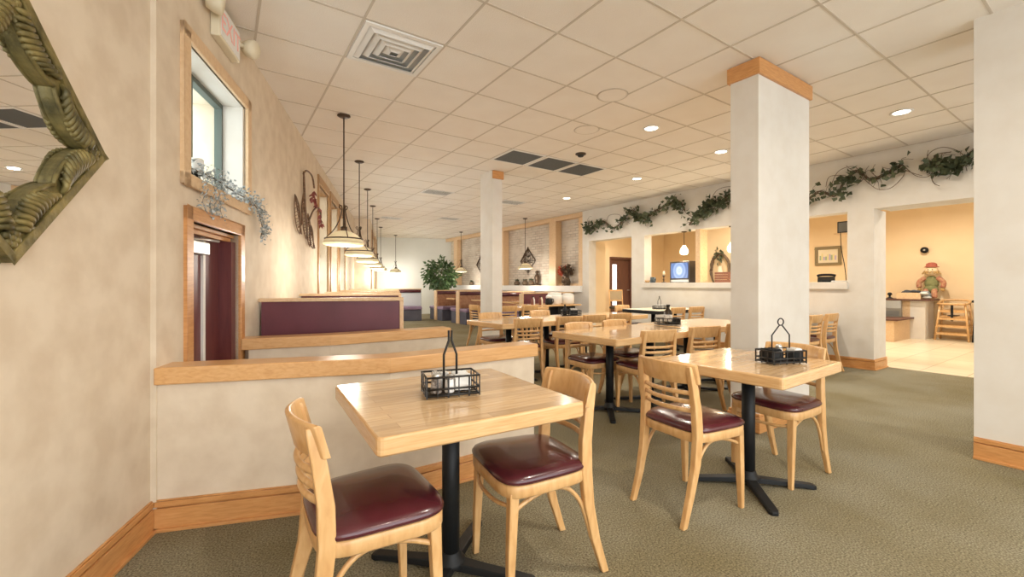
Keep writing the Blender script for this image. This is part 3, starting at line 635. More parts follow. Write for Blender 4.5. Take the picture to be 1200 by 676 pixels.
# ------------------------------------------------------------------ hanging lamps
def make_pendant(label):
    t = thing('pendant_lamp', label, 'hanging lamp', group='hanging lamps over the booths')
    MB().lathe([(0.0, 0), (0.066, 0), (0.07, -0.012), (0.045, -0.026), (0.012, -0.03)], 20).build('canopy', BRONZE, t)
    m = MB(); m.tube([(0, 0, -0.028), (0, 0, -1.05)], 0.0075, 8); m.tube([(0, 0, -1.02), (0, 0, -1.26)], 0.011, 8); m.build('rod', BRONZE, t)
    m = MB()
    for k in range(3):
        a = k*2*PI/3+0.5
        P = spline([(0.03, -1.03), (0.05, -1.00), (0.028, -0.985), (0.02, -1.03), (0.045, -1.13), (0.10, -1.24), (0.19, -1.335), (0.198, -1.352)], 4)
        m.tube([(p.x*math.cos(a), p.x*math.sin(a), p.y) for p in [Vector((q[0], q[1])) for q in P]], 0.0055, 6)
    m.tube([(0.193*math.cos(q*PI/16), 0.193*math.sin(q*PI/16), -1.35) for q in range(33)], 0.0075, 6)
    m.lathe([(0.012, -1.21), (0.035, -1.22), (0.035, -1.262), (0.02, -1.275)], 14); m.build('cage', BRONZE, t)
    m = MB(); m.lathe([(0.03, -1.26), (0.08, -1.272), (0.13, -1.30), (0.17, -1.335), (0.195, -1.365), (0.212, -1.40), (0.209, -1.40), (0.19, -1.368), (0.165, -1.342), (0.125, -1.308), (0.075, -1.281), (0.0, -1.275)], 36)
    m.lathe([(0.212, -1.40), (0.208, -1.414), (0.18, -1.424), (0.0, -1.43)], 36); m.build('glass_shade', SHADE, t)
    l = bpy.data.lights.new('pendant_light', 'POINT'); l.energy = 17; l.color = (1, 0.93, 0.82); l.shadow_soft_size = 0.15
    o = bpy.data.objects.new('pendant_light', l); COL.objects.link(o); o.parent = t; o.location = (0, 0, -1.62)
    return t
PEND = [(1.096, 4.936, 'hanging lamp nearest in the window row'), (1.70, 6.66, 'hanging lamp second in the window row, overlapping the nearest'), (2.33, 8.52, 'hanging lamp third in the window row'),
        (2.93, 10.27, 'hanging lamp fourth in the window row'), (3.606, 12.21, 'hanging lamp fifth in the window row'), (4.24, 13.98, 'hanging lamp sixth and farthest in the close window row'),
        (5.42, 16.0, 'lone small hanging lamp right of the window row, against the pale back wall'), (7.0, 13.7, 'hanging lamp beside the green plant'), (7.05, 9.87, 'hanging lamp in front of the diamond ornament')]
p0 = None
for x, y, lb in PEND:
    if p0 is None: p0 = make_pendant(lb); p0.location = (x, y, CEIL)
    else:
        q = dup(p0, (x, y, CEIL), random.uniform(0, 2), lb)
        if y > 8:
            for c_ in q.children:
                if c_.type == 'LIGHT': c_.data = c_.data.copy(); c_.data.energy = 30 if x < 5 else (45 if x < 6 else 26)
def globe_lamp(label, loc, top):
    t = thing('globe_lamp', label, 'hanging lamp', loc, 0, 'glowing lamps in the pass-through')
    MB().tube([(0, 0, 0.10), (0, 0, top-loc[2])], 0.006, 8).build('rod', BRONZE, t)
    MB().lathe([(0.0, top-loc[2]), (0.05, top-loc[2]), (0.05, top-loc[2]-0.015), (0.01, top-loc[2]-0.02)], 14).build('canopy', BRONZE, t)
    MB().lathe([(0.0, 0.115), (0.03, 0.11), (0.04, 0.085), (0.075, 0.03), (0.082, -0.03), (0.06, -0.07), (0.0, -0.08)], 20).build('shade', GLOBE, t)
    l = bpy.data.lights.new('globe_light', 'POINT'); l.energy = 18; l.color = (1, 0.82, 0.55); l.shadow_soft_size = 0.09
    o = bpy.data.objects.new('globe_light', l); COL.objects.link(o); o.parent = t; o.location = (0, 0, -0.16)
globe_lamp('glowing lamp hanging above the television', (RU+0.12, 5.28, 1.87), 2.26)
globe_lamp('glowing lamp hanging at the left edge of the thick column', (RU+0.12, 4.30, 1.86), 2.26)
# ------------------------------------------------------------------ ceiling fittings
def can(x, y, label=None, vis=True, k=1.0):
    if vis:
        t = thing('recessed_light', label, 'ceiling light', (x, y, CEIL), 0, 'recessed ceiling lights')
        MB().lathe([(0.075, -0.001), (0.098, -0.003), (0.095, -0.012), (0.072, -0.009), (0.075, -0.001)], 24, cap=False).build('trim_ring', WHITE, t)
        MB().lathe([(0.0, -0.006), (0.05, -0.007), (0.073, -0.004)], 24).build('bulb', LAMP, t)
    l = bpy.data.lights.new('can_or_fill_light', 'AREA'); l.shape = 'DISK'; l.size = 0.13; l.energy = CAN_POWER*k; l.color = (1.0, 0.91, 0.78); l.spread = R(165)
    o = bpy.data.objects.new('can_or_fill_light', l); COL.objects.link(o)
    if vis: o.parent = t; o.location = (0, 0, -0.02)
    else: o.location = (x, y, CEIL-0.02)  # added fill light, hung without a fixture
CL = ['recessed ceiling light left of the thick column', 'recessed ceiling light right of the thick column', 'recessed ceiling light above the leaf garland, right of the dark grilles', 'small recessed ceiling light farthest back, near the brick wall', 'recessed ceiling light touching the left edge of the thick column']
for (x, y), lb in zip(ROOM_CANS, CL): can(x, y, lb)
CL2 = []
for k, (x, y) in enumerate(ROOM_FILL): can(x, y, None, False)
for k, (x, y) in enumerate(HALL_FILL): can(x, y, None, False, 1.9)
# square supply diffuser
t = thing('ceiling_diffuser', 'white square four-way air diffuser in the ceiling, top left', 'air vent', (1.1195, 3.353, CEIL))
m = MB()
def frame(m, a, b, z0, z1):
    for q in [((-b, -b), (b, -a)), ((-b, a), (b, b)), ((-b, -a), (-a, a)), ((a, -a), (b, a))]: m.b2((q[0][0], q[0][1], z0), (q[1][0], q[1][1], z1))
frame(m, 0.255, 0.292, -0.014, -0.002); m.build('frame', WHITE, t)
for k, (a, b) in enumerate([(0.215, 0.25), (0.155, 0.19), (0.095, 0.13), (0.03, 0.07)]):
    m = MB()
    for j in range(4):
        M = Matrix.Rotation(j*PI/2, 4, 'Z'); m.add([(-b, -b, -0.004), (b, -b, -0.004), (a, -a, -0.03), (-a, -a, -0.03), (-b, -b, -0.001), (b, -b, -0.001), (a, -a, -0.026), (-a, -a, -0.026)], [(0, 1, 2, 3), (7, 6, 5, 4), (0, 4, 5, 1), (3, 2, 6, 7)], M=M)
    m.build('louvre', WHITE, t)
MB().b2((-0.255, -0.255, -0.004), (0.255, 0.255, -0.002)).build('backing', nmat('vent_grey', (0.40, 0.41, 0.40), 0.6), t)
for k, lb in enumerate(['dark return grille in the ceiling, left of three', 'dark return grille in the ceiling, middle of three', 'dark return grille in the ceiling, right of three']):
    t = thing('return_grille', lb, 'air vent', (3.265+0.613*(k+0.5), 5.17, CEIL), 0, 'dark ceiling grilles')
    m = MB(); frame(m, 0.262, 0.293, -0.010, -0.002); m.build('frame', WHITE, t)
    m = MB(); m.b2((-0.262, -0.262, -0.004), (0.262, 0.262, -0.002))
    for j in range(24): m.b2((-0.262, -0.255+j*0.0222, -0.009), (0.262, -0.247+j*0.0222, -0.004))
    m.build('mesh', GREY, t)
for x, y, lb in [(3.58, 8.05, 'small ceiling vent nearest the hanging lamps'), (5.4, 8.1, 'small ceiling vent right of the slim column'), (5.3, 11.1, 'small ceiling vent left of the slim column, over the plant'), (3.9, 11.9, 'smallest ceiling vent, far back over the window row')]:
    t = thing('ceiling_vent', lb, 'air vent', (x, y, CEIL), 0, 'small ceiling vents')
    m = MB(); m.b2((-0.29, -0.20, -0.008), (0.29, -0.17, -0.002)); m.b2((-0.29, 0.17, -0.008), (0.29, 0.20, -0.002)); m.b2((-0.29, -0.17, -0.008), (-0.26, 0.17, -0.002)); m.b2((0.26, -0.17, -0.008), (0.29, 0.17, -0.002)); m.build('frame', WHITE, t)
    m = MB(); m.b2((-0.26, -0.17, -0.004), (0.26, 0.17, -0.002)); m.build('backing', DKG, t)
    m = MB()
    for j in range(5): m.b2((-0.26, -0.15+j*0.066, -0.010), (0.26, -0.132+j*0.066, -0.005))
    m.build('louvre', WHITE, t)
t = thing('smoke_detector', 'dark round detector in the ceiling beside the grilles', 'detector', (4.2, 4.53, CEIL))
MB().lathe([(0.0, 0), (0.075, 0), (0.075, -0.014), (0.05, -0.022)], 20).build('base', BRONZE, t); MB().lathe([(0.05, -0.022), (0.035, -0.045), (0.0, -0.05)], 20).build('sensor', DKG, t)
for x, y, lb in [(3.15, 2.95, 'flat disc for a round stain in the ceiling left of the thick column'), (3.6, 3.78, 'flat disc for a round stain in the ceiling before the dark grilles')]:
    t = thing('ceiling_stain', lb, 'speaker', (x, y, CEIL), 0, 'round ceiling stains')  # ring and disc built in place of a stain on the ceiling tiles
    MB().lathe([(0.0, -0.009), (0.13, -0.008), (0.142, -0.007)], 28).build('grille', TILE_C, t); MB().lathe([(0.142, -0.001), (0.152, -0.006), (0.142, -0.0105), (0.142, -0.001)], 28, cap=False).build('stain_ring', TBAR, t)
# ------------------------------------------------------------------ exit sign over the window
t = thing('exit_sign', 'cream exit sign with twin emergency lamps above the high window', 'sign', LW(-0.745, 0), TB)
MB().b2((-0.185, -0.055, 2.785), (0.185, 0.0, 3.005)).build('housing', CREAM, t, bevel=0.008)
MB().b2((-0.17, -0.058, 2.80), (0.17, -0.055, 2.99)).build('face', WHITE, t)
cu = bpy.data.curves.new('exit_letters', 'FONT'); cu.body = 'EXIT'; cu.size = 0.17; cu.align_x = 'CENTER'; cu.align_y = 'CENTER'; cu.extrude = 0.001
tmp = bpy.data.objects.new('tmp', cu); COL.objects.link(tmp); bpy.context.view_layer.update()
me = bpy.data.meshes.new_from_object(tmp.evaluated_get(bpy.context.evaluated_depsgraph_get())); bpy.data.objects.remove(tmp)
me.materials.clear(); me.materials.append(nmat('exit_red', (0.80, 0.42, 0.37), 0.5, emit=(1, 0.4, 0.33), estr=0.12))
o = bpy.data.objects.new('letters', me); COL.objects.link(o); o.parent = t; o.location = (0, -0.0595, 2.895); o.rotation_euler = (PI/2, 0, 0)
for sx, z, y in ((-0.29, 2.93, -0.07), (0.29, 2.95, -0.09)):
    Mh = Matrix.Translation((sx, y, z)) @ Matrix.Rotation(R(100), 4, 'X') @ Matrix.Rotation(R(-15*sx/0.29), 4, 'Y')
    m = MB(); m.lathe([(0.0, -0.05), (0.045, -0.045), (0.06, -0.01), (0.066, 0.03), (0.06, 0.04), (0.0, 0.045)], 20, M=Mh); lh = m.build('lamp_head', CREAM, t)
    m = MB(); m.tube([(sx*0.55, -0.03, 2.93), (sx, y+0.02, z-0.0)], 0.014, 8); m.build('bracket', CREAM, lh)
# ------------------------------------------------------------------ high window sill: candle, votive, silver garland
t = thing('pillar_candle', 'white pillar candle on the sill of the high window', 'candle', LW(-0.96, -0.06, WIN[2]))
MB().lathe([(0.04, 0), (0.045, 0.005), (0.02, 0.012), (0.02, 0.05), (0.05, 0.06), (0.05, 0.068), (0.0, 0.068)], 18).build('stand', BLACK, t); MB().lathe([(0.034, 0.068), (0.036, 0.075), (0.036, 0.15), (0.03, 0.155), (0.0, 0.15)], 18).build('candle', WHITE, t)
t = thing('votive_holder', 'small glass votive left of the pillar candle on the window sill', 'candle holder', LW(-1.12, -0.06, WIN[2]))
MB().lathe([(0.022, 0), (0.03, 0.01), (0.036, 0.07), (0.033, 0.07), (0.02, 0.02), (0.0, 0.02)], 16).build('glass', CLEARG, t); MB().lathe([(0.02, 0.021), (0.02, 0.05), (0.0, 0.052)], 14).build('wax', WHITE, t)
t = thing('silver_garland', 'silvery leaf garland trailing along and off the high window sill', 'garland')
path = spline([LW(-1.20, 0.0, 1.87), LW(-0.9, 0.03, 1.87), LW(-0.6, 0.03, 1.86), LW(-0.3, 0.03, 1.86), LW(-0.17, 0.04, 1.84), LW(-0.06, 0.04, 1.79), LW(0.04, 0.035, 1.69), LW(0.0, 0.035, 1.60)], 8)
m = MB(); m.tube(path, 0.004, 5)
drops = []
for t_ in (-1.12, -1.02, -0.95, -0.86):
    q = spline([LW(t_, 0.03, 1.86), LW(t_+0.03, 0.05, 1.78), LW(t_-0.02, 0.04, 1.70), LW(t_+0.03, 0.04, 1.64)], 5); drops += q; m.tube(q, 0.0013, 4)
m.build('stem', TWIG, t)
m = MB()
for p in path:
    for k in range(9):
        q = Vector(p)+Vector((random.gauss(0, .022), random.gauss(0, .022), random.gauss(0.005, .026))); q += NB*0.015; sq = (q-PB).dot(NB)
        if q.z < 1.85 and sq < 0.045: q += NB*(0.045-sq)
        m.leaf(q, (random.gauss(0, 1), random.gauss(0, 1), random.gauss(0, 1)), random.uniform(.02, .04), random.uniform(.006, .011))
for p in drops:
    for k in range(4):
        m.leaf(Vector(p)+Vector((random.gauss(0, .015), random.gauss(0, .015), random.gauss(0, .015))), (random.gauss(0, 1), random.gauss(0, 1), random.gauss(0, 1)), random.uniform(.015, .028), random.uniform(.004, .008))
m.build('leaves', SILV, t, fix=False)
# ------------------------------------------------------------------ carved mirror on the left wall
t = thing('wall_mirror', 'diamond shaped mirror in a carved dark gold frame on the left wall', 'mirror', LW(-2.392, -0.025, 1.715), TB)
MM = Matrix.Rotation(PI/2, 4, 'X') @ Matrix.Rotation(PI/4, 4, 'Z')      # plate plane, local z toward the room after the turn
hs, wb = 0.302, 0.070                                                 # half side, width of the carved border
NS = 40; inn, outp = [], []
for sd in range(4):
    M2 = Matrix.Rotation(sd*PI/2, 3, 'Z')
    for i in range(NS):
        u = -1+2*i/NS
        inn.append(M2 @ Vector((u*(hs-wb), -(hs-wb-0.030*abs(math.sin(PI*u))**0.8), 0))); outp.append(M2 @ Vector((u*hs, -hs, 0)))
n = len(inn); m = MB(); z0, z1 = 0.002, 0.026
vs = [Vector((p.x, p.y, z0)) for p in inn]+[Vector((p.x, p.y, z1)) for p in inn]+[Vector((p.x, p.y, z1)) for p in outp]+[Vector((p.x, p.y, z0)) for p in outp]
m.add(vs, [(a*n+i, a*n+(i+1) % n, (a+1)*n+(i+1) % n, (a+1)*n+i) for a in range(3) for i in range(n)], False, MM); m.build('carved_border', GOLD, t)
m = MB(); 
for sd in range(4):
    M2 = MM @ Matrix.Rotation(sd*PI/2, 4, 'Z')
    m.b2((-hs-0.012, -hs-0.012, 0.0), (hs+0.012, -hs+0.016, 0.038), M=M2)
m.build('outer_moulding', GOLD, t, bevel=0.004)
m = MB()
for sd in range(4):
    M2 = MM @ Matrix.Rotation(sd*PI/2, 4, 'Z')
    for sg in (-1, 1):
        for k in range(11):                                          # fronds of a scroll leaf each side of the middle
            f = k/10; x = sg*(0.012+0.185*f); hgt = 0.026+0.054*math.sin(PI*min(1, f*0.9+0.05))**0.8
            P = spline([(x, -hs+0.020, 0.026), (x+sg*0.016, -hs+0.020+hgt*0.55, 0.044), (x+sg*0.034, -hs+0.020+hgt, 0.034), (x+sg*0.024, -hs+0.020+hgt*1.02, 0.030)], 4)
            m.tube(P, [0.0035+0.0075*math.sin(PI*min(1, 0.15+i/(len(P)-1)*0.85)) for i in range(len(P))], 6, M=M2)
        P = [(sg*(hs-wb)*u, -(hs-wb-0.030*abs(math.sin(PI*u))**0.8)-0.004, 0.030) for u in [q/14 for q in range(15)]]
        m.tube(P, 0.0075, 6, M=M2)
    for k in range(7):                                               # flower in the corner
        a = k*2*PI/6; r_ = 0.021 if k < 6 else 0
        m.ball((-hs+0.044+r_*math.cos(a), -hs+0.044+r_*math.sin(a), 0.030), (0.014, 0.014, 0.010), 8, M=M2)
    m.tube([(-hs+0.138, -hs+0.005, 0.030), (-hs+0.005, -hs+0.138, 0.030)], 0.008, 6, M=M2)
m.build('carving', GOLD, t)
m = MB(); k = hs-0.05; m.add([(-k, -k, 0.006), (k, -k, 0.006), (k, k, 0.006), (-k, k, 0.006)], [(0, 1, 2, 3)], M=MM); m.build('mirror_glass', MIRROR, t, fix=False)
# ------------------------------------------------------------------ metal leaf ornament on the left wall
t = thing('wall_ornament', 'rusty wire leaf and stem ornament with red blossoms, left of the tall windows', 'wall decor')
def lp(tt, z, s=0.03): return LW(tt, s, z)
m = MB()
for P in [[lp(1.75, 2.56), lp(1.85, 2.63, .05), lp(2.10, 2.62, .07), lp(2.25, 2.50, .07)], [lp(1.78, 2.60), lp(1.80, 2.35), lp(1.88, 2.15), lp(2.0, 1.95)], [lp(2.0, 1.95), lp(2.25, 2.18, .05), lp(2.5, 2.28, .07), lp(2.75, 2.26, .07), lp(2.8, 2.18, .07)],
          [lp(1.80, 2.55), lp(1.86, 2.25), lp(1.95, 2.0), lp(2.05, 1.78)], [lp(1.84, 2.4), lp(1.7, 2.2), lp(1.66, 1.95), lp(1.5, 1.88)]]: m.tube(spline(P, 5), 0.011, 6)
m.build('stem', RUST, t)
for base, tip, wd in [((1.30, 2.22), (1.55, 1.80), 0.17), ((1.75, 2.20), (1.95, 1.78), 0.16), ((2.05, 2.12), (2.15, 1.70), 0.16), ((2.15, 2.00), (2.42, 1.70), 0.15)]:
    m = MB(); b0, t0 = Vector(base), Vector(tip); ax = t0-b0; pr = Vector((-ax.y, ax.x)).normalized(); W_ = 12
    L_ = [b0+ax*f+pr*wd*math.sin(PI*f)**0.8*0.8 for f in [i/W_ for i in range(W_+1)]]; R_ = [b0+ax*f-pr*wd*math.sin(PI*f)**0.8*0.8 for f in [i/W_ for i in range(W_+1)]]
    m.tube([lp(p.x, p.y) for p in L_], 0.007, 5); m.tube([lp(p.x, p.y) for p in R_], 0.007, 5); m.tube([lp(b0.x, b0.y), lp(t0.x, t0.y, .05)], 0.008, 5)
    for i in range(1, W_):
        c_ = b0+ax*(i/W_); m.tube([lp(L_[i].x, L_[i].y), lp(c_.x, c_.y-0.03, .05), lp(R_[i].x, R_[i].y)], 0.004, 4)
    m.build('wire_leaf', RUST, t)
m = MB()
for tt, z in [(2.25, 2.46), (2.12, 2.40), (2.28, 2.36), (2.36, 2.31), (2.05, 2.34), (2.6, 2.29), (2.80, 2.16), (2.74, 2.22), (2.82, 2.10)]:
    for k in range(5): m.leaf(lp(tt, z, .07), DB*random.gauss(0, .7)+Vector((0, 0, -1))+NB*random.gauss(0, .3), 0.09, 0.022)
m.build('blossoms', REDL, t, fix=False)
# ------------------------------------------------------------------ vine garlands on the right wall
def garland(label, pts, nleaf, big=1.0, loops=()):
    t = thing('vine_garland', label, 'garland', group='vine garlands on the right wall')
    X = RU-0.05; P = spline([(X-0.02*(i % 2), v, z) for i, (v, z) in enumerate(pts)], 10)
    m = MB()
    for k in range(3):
        m.tube([(p.x+0.012*math.sin(i*0.7+k*2), p.y, p.z+0.018*math.cos(i*0.7+k*2.1)) for i, p in enumerate(P)], 0.0085, 5)
    for L in loops: m.tube(spline([(X-0.03-0.02*random.random(), v, z) for v, z in L], 8), 0.0045, 5)
    for k in range(34):
        p = random.choice(P); a = random.uniform(0, 2*PI); r = random.uniform(.08, .2)
        m.tube(spline([p, p+Vector((-.03, r*.5*math.cos(a), r*.5*math.sin(a)+.02)), p+Vector((-.02, r*math.cos(a+.4), r*math.sin(a+.4)))], 4), 0.003, 4)
    m.build('vine', TWIG, t)
    m = MB()
    for k in range(int(nleaf*1.7)):
        p = P[min(len(P)-1, int(abs(random.gauss(0.5, 0.5)) % 1*len(P)))]
        c_ = noise.noise(p*3.1); 
        if c_ < -0.1 and random.random() < 0.85: continue
        q = p+Vector((random.uniform(-.09, .01), random.gauss(0, .06), random.gauss(-.015, .05)))
        q.x = min(q.x, RU-0.035)
        m.leaf(q, (random.uniform(-1, -.1), random.gauss(0, .8), random.gauss(-.3, .7)), random.uniform(.065, .115)*big, random.uniform(.026, .044)*big)
    m.build('leaves', LEAFD, t, fix=False)
garland('leafy vine garland over the doorway to the hall, leftmost', [(7.82, 2.76), (7.75, 2.56), (7.35, 2.70), (7.0, 2.50), (6.75, 2.62), (6.45, 2.83), (6.15, 2.62), (5.85, 2.72), (5.5, 2.83), (5.25, 2.83), (5.15, 2.66)], 330, loops=[[(7.2, 2.6), (7.1, 2.8), (6.8, 2.78), (6.65, 2.6)], [(5.25, 2.83), (5.1, 2.6), (4.95, 2.5), (4.8, 2.55)]])
garland('leafy vine garland over the television, beside the thick column', [(5.05, 2.36), (4.9, 2.47), (4.72, 2.55), (4.58, 2.72), (4.42, 2.66), (4.25, 2.80), (4.1, 2.70)], 230, loops=[[(4.6, 2.75), (4.45, 2.92), (4.2, 2.93), (4.05, 2.8)], [(4.3, 2.9), (4.28, 2.7), (4.25, 2.55)]])
garland('twiggy vine garland right of the thick column', [(3.05, 2.46), (2.85, 2.60), (2.65, 2.52), (2.52, 2.70), (2.38, 2.82), (2.22, 2.66), (2.05, 2.72), (1.88, 2.80)], 200, loops=[[(2.7, 2.6), (2.6, 2.85), (2.4, 2.88), (2.3, 2.7)], [(2.75, 2.66), (2.7, 2.8), (2.5, 2.78)], [(1.88, 2.8), (1.75, 2.62), (1.62, 2.58), (1.55, 2.7)], [(2.3, 2.7), (2.15, 2.52), (2.0, 2.5), (1.88, 2.62), (1.85, 2.7)], [(1.9, 2.75), (1.78, 2.66), (1.68, 2.6)]])
garland('twiggy vine garland over the wide opening, rightmost', [(1.60, 2.74), (1.50, 2.72), (1.40, 2.66), (1.28, 2.74), (1.12, 2.80), (0.9, 2.74)], 110, loops=[[(1.65, 2.68), (1.62, 2.86), (1.5, 2.92), (1.36, 2.84), (1.28, 2.72)], [(1.6, 2.72), (1.55, 2.84), (1.42, 2.84)], [(1.62, 2.68), (1.58, 2.5), (1.52, 2.44)], [(1.28, 2.74), (1.2, 2.86), (1.1, 3.0)]])
# ------------------------------------------------------------------ pass-through: television and ornaments
t = thing('television', 'boxy television with a glowing blue ringed picture on the pass-through sill', 'television', (RU+0.25, 5.36, 1.2355), R(-104))
Wt, Ht = 0.56, 0.43
m = MB(); m.b2((-Wt/2, -0.13, 0), (Wt/2, 0.02, Ht)); m.sweep([[(-Wt/2, 0.02, 0), (Wt/2, 0.02, 0), (Wt/2, 0.02, Ht), (-Wt/2, 0.02, Ht)], [(-Wt*.36, 0.26, 0.02), (Wt*.36, 0.26, 0.02), (Wt*.36, 0.26, Ht*.85), (-Wt*.36, 0.26, Ht*.85)]], smooth=False); m.build('cabinet', nmat('tv_plastic', (0.06, 0.05, 0.045), 0.4), t, bevel=0.006)
sc = MB().box((0, 0, 0), (Wt-0.07, 0.008, Ht-0.12)).build('screen', SCREEN, t); sc.location = (0, -0.131, Ht/2+0.03)
m = MB(); m.b2((-Wt/2+0.02, -0.134, 0.012), (Wt/2-0.02, -0.13, 0.06)); m.build('control_strip', CHROME, t)
t = thing('candle_stand', 'slim stand of stacked candles left of the television', 'candle holder', (RU+0.12, 5.76, 1.2355))
MB().lathe([(0.05, 0), (0.05, 0.01), (0.012, 0.02), (0.012, 0.05), (0.03, 0.06), (0.012, 0.07), (0.012, 0.13), (0.03, 0.14), (0.03, 0.15), (0.0, 0.15)], 16).build('stand', BRONZE, t); MB().lathe([(0.022, 0.15), (0.022, 0.24), (0.0, 0.245)], 14).build('candle', CREAM, t)
t = thing('mug', 'dark mug at the left end of the pass-through sill', 'mug', (RU+0.1, 6.02, 1.2355))
MB().lathe([(0.05, 0), (0.055, 0.01), (0.055, 0.12), (0.05, 0.12), (0.05, 0.015), (0.0, 0.015)], 18).build('body', nmat('mug_glaze', (0.05, 0.07, 0.08), 0.3), t); MB().tube(spline([(0.05, 0, 0.1), (0.09, 0, 0.09), (0.09, 0, 0.04), (0.05, 0, 0.03)], 4), 0.008).build('handle', MATS['mug_glaze'], t)
t = thing('bowl', 'small tan bowl beside the mug on the pass-through sill', 'bowl', (RU+0.06, 6.13, 1.2355)); MB().lathe([(0.03, 0), (0.05, 0.02), (0.06, 0.05), (0.055, 0.05), (0.04, 0.02), (0.0, 0.015)], 18).build('body', EDGEW, t)
t = thing('wall_wreath', 'oval twig wreath with a pale figure on the tan wall right of the television', 'wall decor', (10.33, 6.06, 1.54), 0)
m = MB()
for k in range(4): m.tube([(-0.03+0.02*math.sin(q*.9+k), (0.24+0.02*math.cos(q*1.3+k))*math.cos(q*PI/16), (0.42+0.02*math.sin(q*1.7+k))*math.sin(q*PI/16)) for q in range(33)], 0.02, 6)
m.build('ring', TWIG, t); MB().sweep([[(-.04, -.10, -.30), (-.02, -.10, -.30), (-.02, .12, -.30), (-.04, .12, -.30)], [(-.05, -.08, -.1), (-.02, -.08, -.1), (-.02, .08, -.1), (-.05, .08, -.1)], [(-.05, -.03, .12), (-.02, -.03, .12), (-.02, .03, .12), (-.05, .03, .12)]]).build('figure', CREAM, t)
m = MB()
for k in range(24): m.leaf((-0.04, random.gauss(0, .05), 0.36+random.gauss(0, .06)), (random.gauss(-.4, .4), random.gauss(0, 1), random.gauss(0, 1)), 0.13, 0.035)
m.build('bow', LEAFD, t, fix=False)
t = thing('wooden_crate', 'red brown slatted crate on the pass-through sill by the thick column', 'crate', (RU+0.25, 4.42, 1.2355))
m = MB()
for k in range(4): z = 0.01+k*0.048; m.b2((-.12, -.22, z), (-.105, .22, z+.04)); m.b2((.105, -.22, z), (.12, .22, z+.04)); m.b2((-.105, -.22, z), (.105, -.205, z+.04)); m.b2((-.105, .205, z), (.105, .22, z+.04))
m.b2((-.12, -.22, 0), (.12, .22, .01)); m.build('slats', nmat('crate_red', (0.24, 0.10, 0.06), 0.6), t)
def pic_wall():
    t = thing('framed_picture', 'framed pale painting of a row of buildings on the tan wall', 'picture', (13.35, 4.86, 1.95))
    m = MB(); w_, h_ = 0.30, 0.25
    for q in [((-w_, -h_), (w_, -h_+.07)), ((-w_, h_-.07), (w_, h_)), ((-w_, -h_+.07), (-w_+.07, h_-.07)), ((w_-.07, -h_+.07), (w_, h_-.07))]: m.b2((-0.035, q[0][0], q[0][1]), (0, q[1][0], q[1][1]))
    m.build('frame', nmat('olive_gilt', (0.22, 0.17, 0.08), 0.45), t, bevel=0.006)
    MB().b2((-0.012, -w_+.06, -h_+.06), (-0.004, w_-.06, h_-.06)).build('mat_board', CREAM, t)
    m = MB(); random.seed(3)
    cols = [nmat('pic_a', (0.5, 0.42, 0.62), .7), nmat('pic_b', (0.75, 0.68, 0.35), .7), nmat('pic_c', (0.35, 0.45, 0.3), .7)]
    for k in range(9): y = -0.19+k*0.043; m.b2((-0.016, y, -0.11), (-0.0125, y+0.036, random.uniform(-.02, .09)), mi=k % 3)
    m.build('painted_scene', cols, t)
pic_wall()
t = thing('wall_shelf', 'small wooden shelf in the corner above the framed picture', 'shelf', (8.95, 2.86, 2.085))
MB().b2((-0.15, 0, -0.02), (0.15, 0.26, 0.0)).build('board', PALEW, t, bevel=0.003); MB().b2((-0.02, 0.0, -0.14), (0.02, 0.03, -0.02)).build('bracket', PALEW, t)
m = MB(); m.b2((8.75, 2.58, 0), (9.15, 2.86, CEIL)); struct(m.build('wall_stub', TAN))
t = thing('loudspeaker', 'black loudspeaker on the small shelf above the picture', 'speaker', (8.95, 2.99, 2.0855)); MB().b2((-.09, -.10, 0), (.09, .10, 0.2)).build('cabinet', BLACK, t, bevel=.008); MB().b2((-.096, -.08, 0.02), (-.09, .08, 0.18)).build('grille', GREY, t)
tag(MB().tube(spline([(8.80, 3.02, 2.085), (8.78, 3.00, 1.8), (8.80, 2.96, 1.5), (8.79, 2.93, 1.1), (8.80, 2.92, 0.0)], 6), 0.006, 6).build('speaker_cord', BLACK), 'thin dark cord hanging down from the loudspeaker shelf', 'cord')
t = thing('adding_machine', 'dark desk telephone on the pass-through sill below the framed picture', 'telephone', (RU+0.22, 2.86, 1.2355), R(-70))
MB().sweep([[(-.11, -.09, 0), (.11, -.09, 0), (.11, -.09, .03), (-.11, -.09, .03)], [(-.11, .09, 0), (.11, .09, 0), (.11, .09, .09), (-.11, .09, .09)]], smooth=False).build('body', BLACK, t); m = MB(); m.tube(spline([(-.12, .04, .10), (-.06, .04, .115), (.06, .04, .115), (.12, .04, .10)], 4), .018); m.build('handset', BLACK, t)
t.name = 'telephone'
t = thing('paper_stack', 'low stack of white papers beside the telephone on the sill', 'papers', (RU+0.1, 2.64, 1.2355), R(20)); 
for k in range(4): MB().box((random.uniform(-.005, .005), 0, 0.004+k*0.006), (.14, .2, .005), rz=random.uniform(-.15, .15)).build('sheet', WHITE, t)
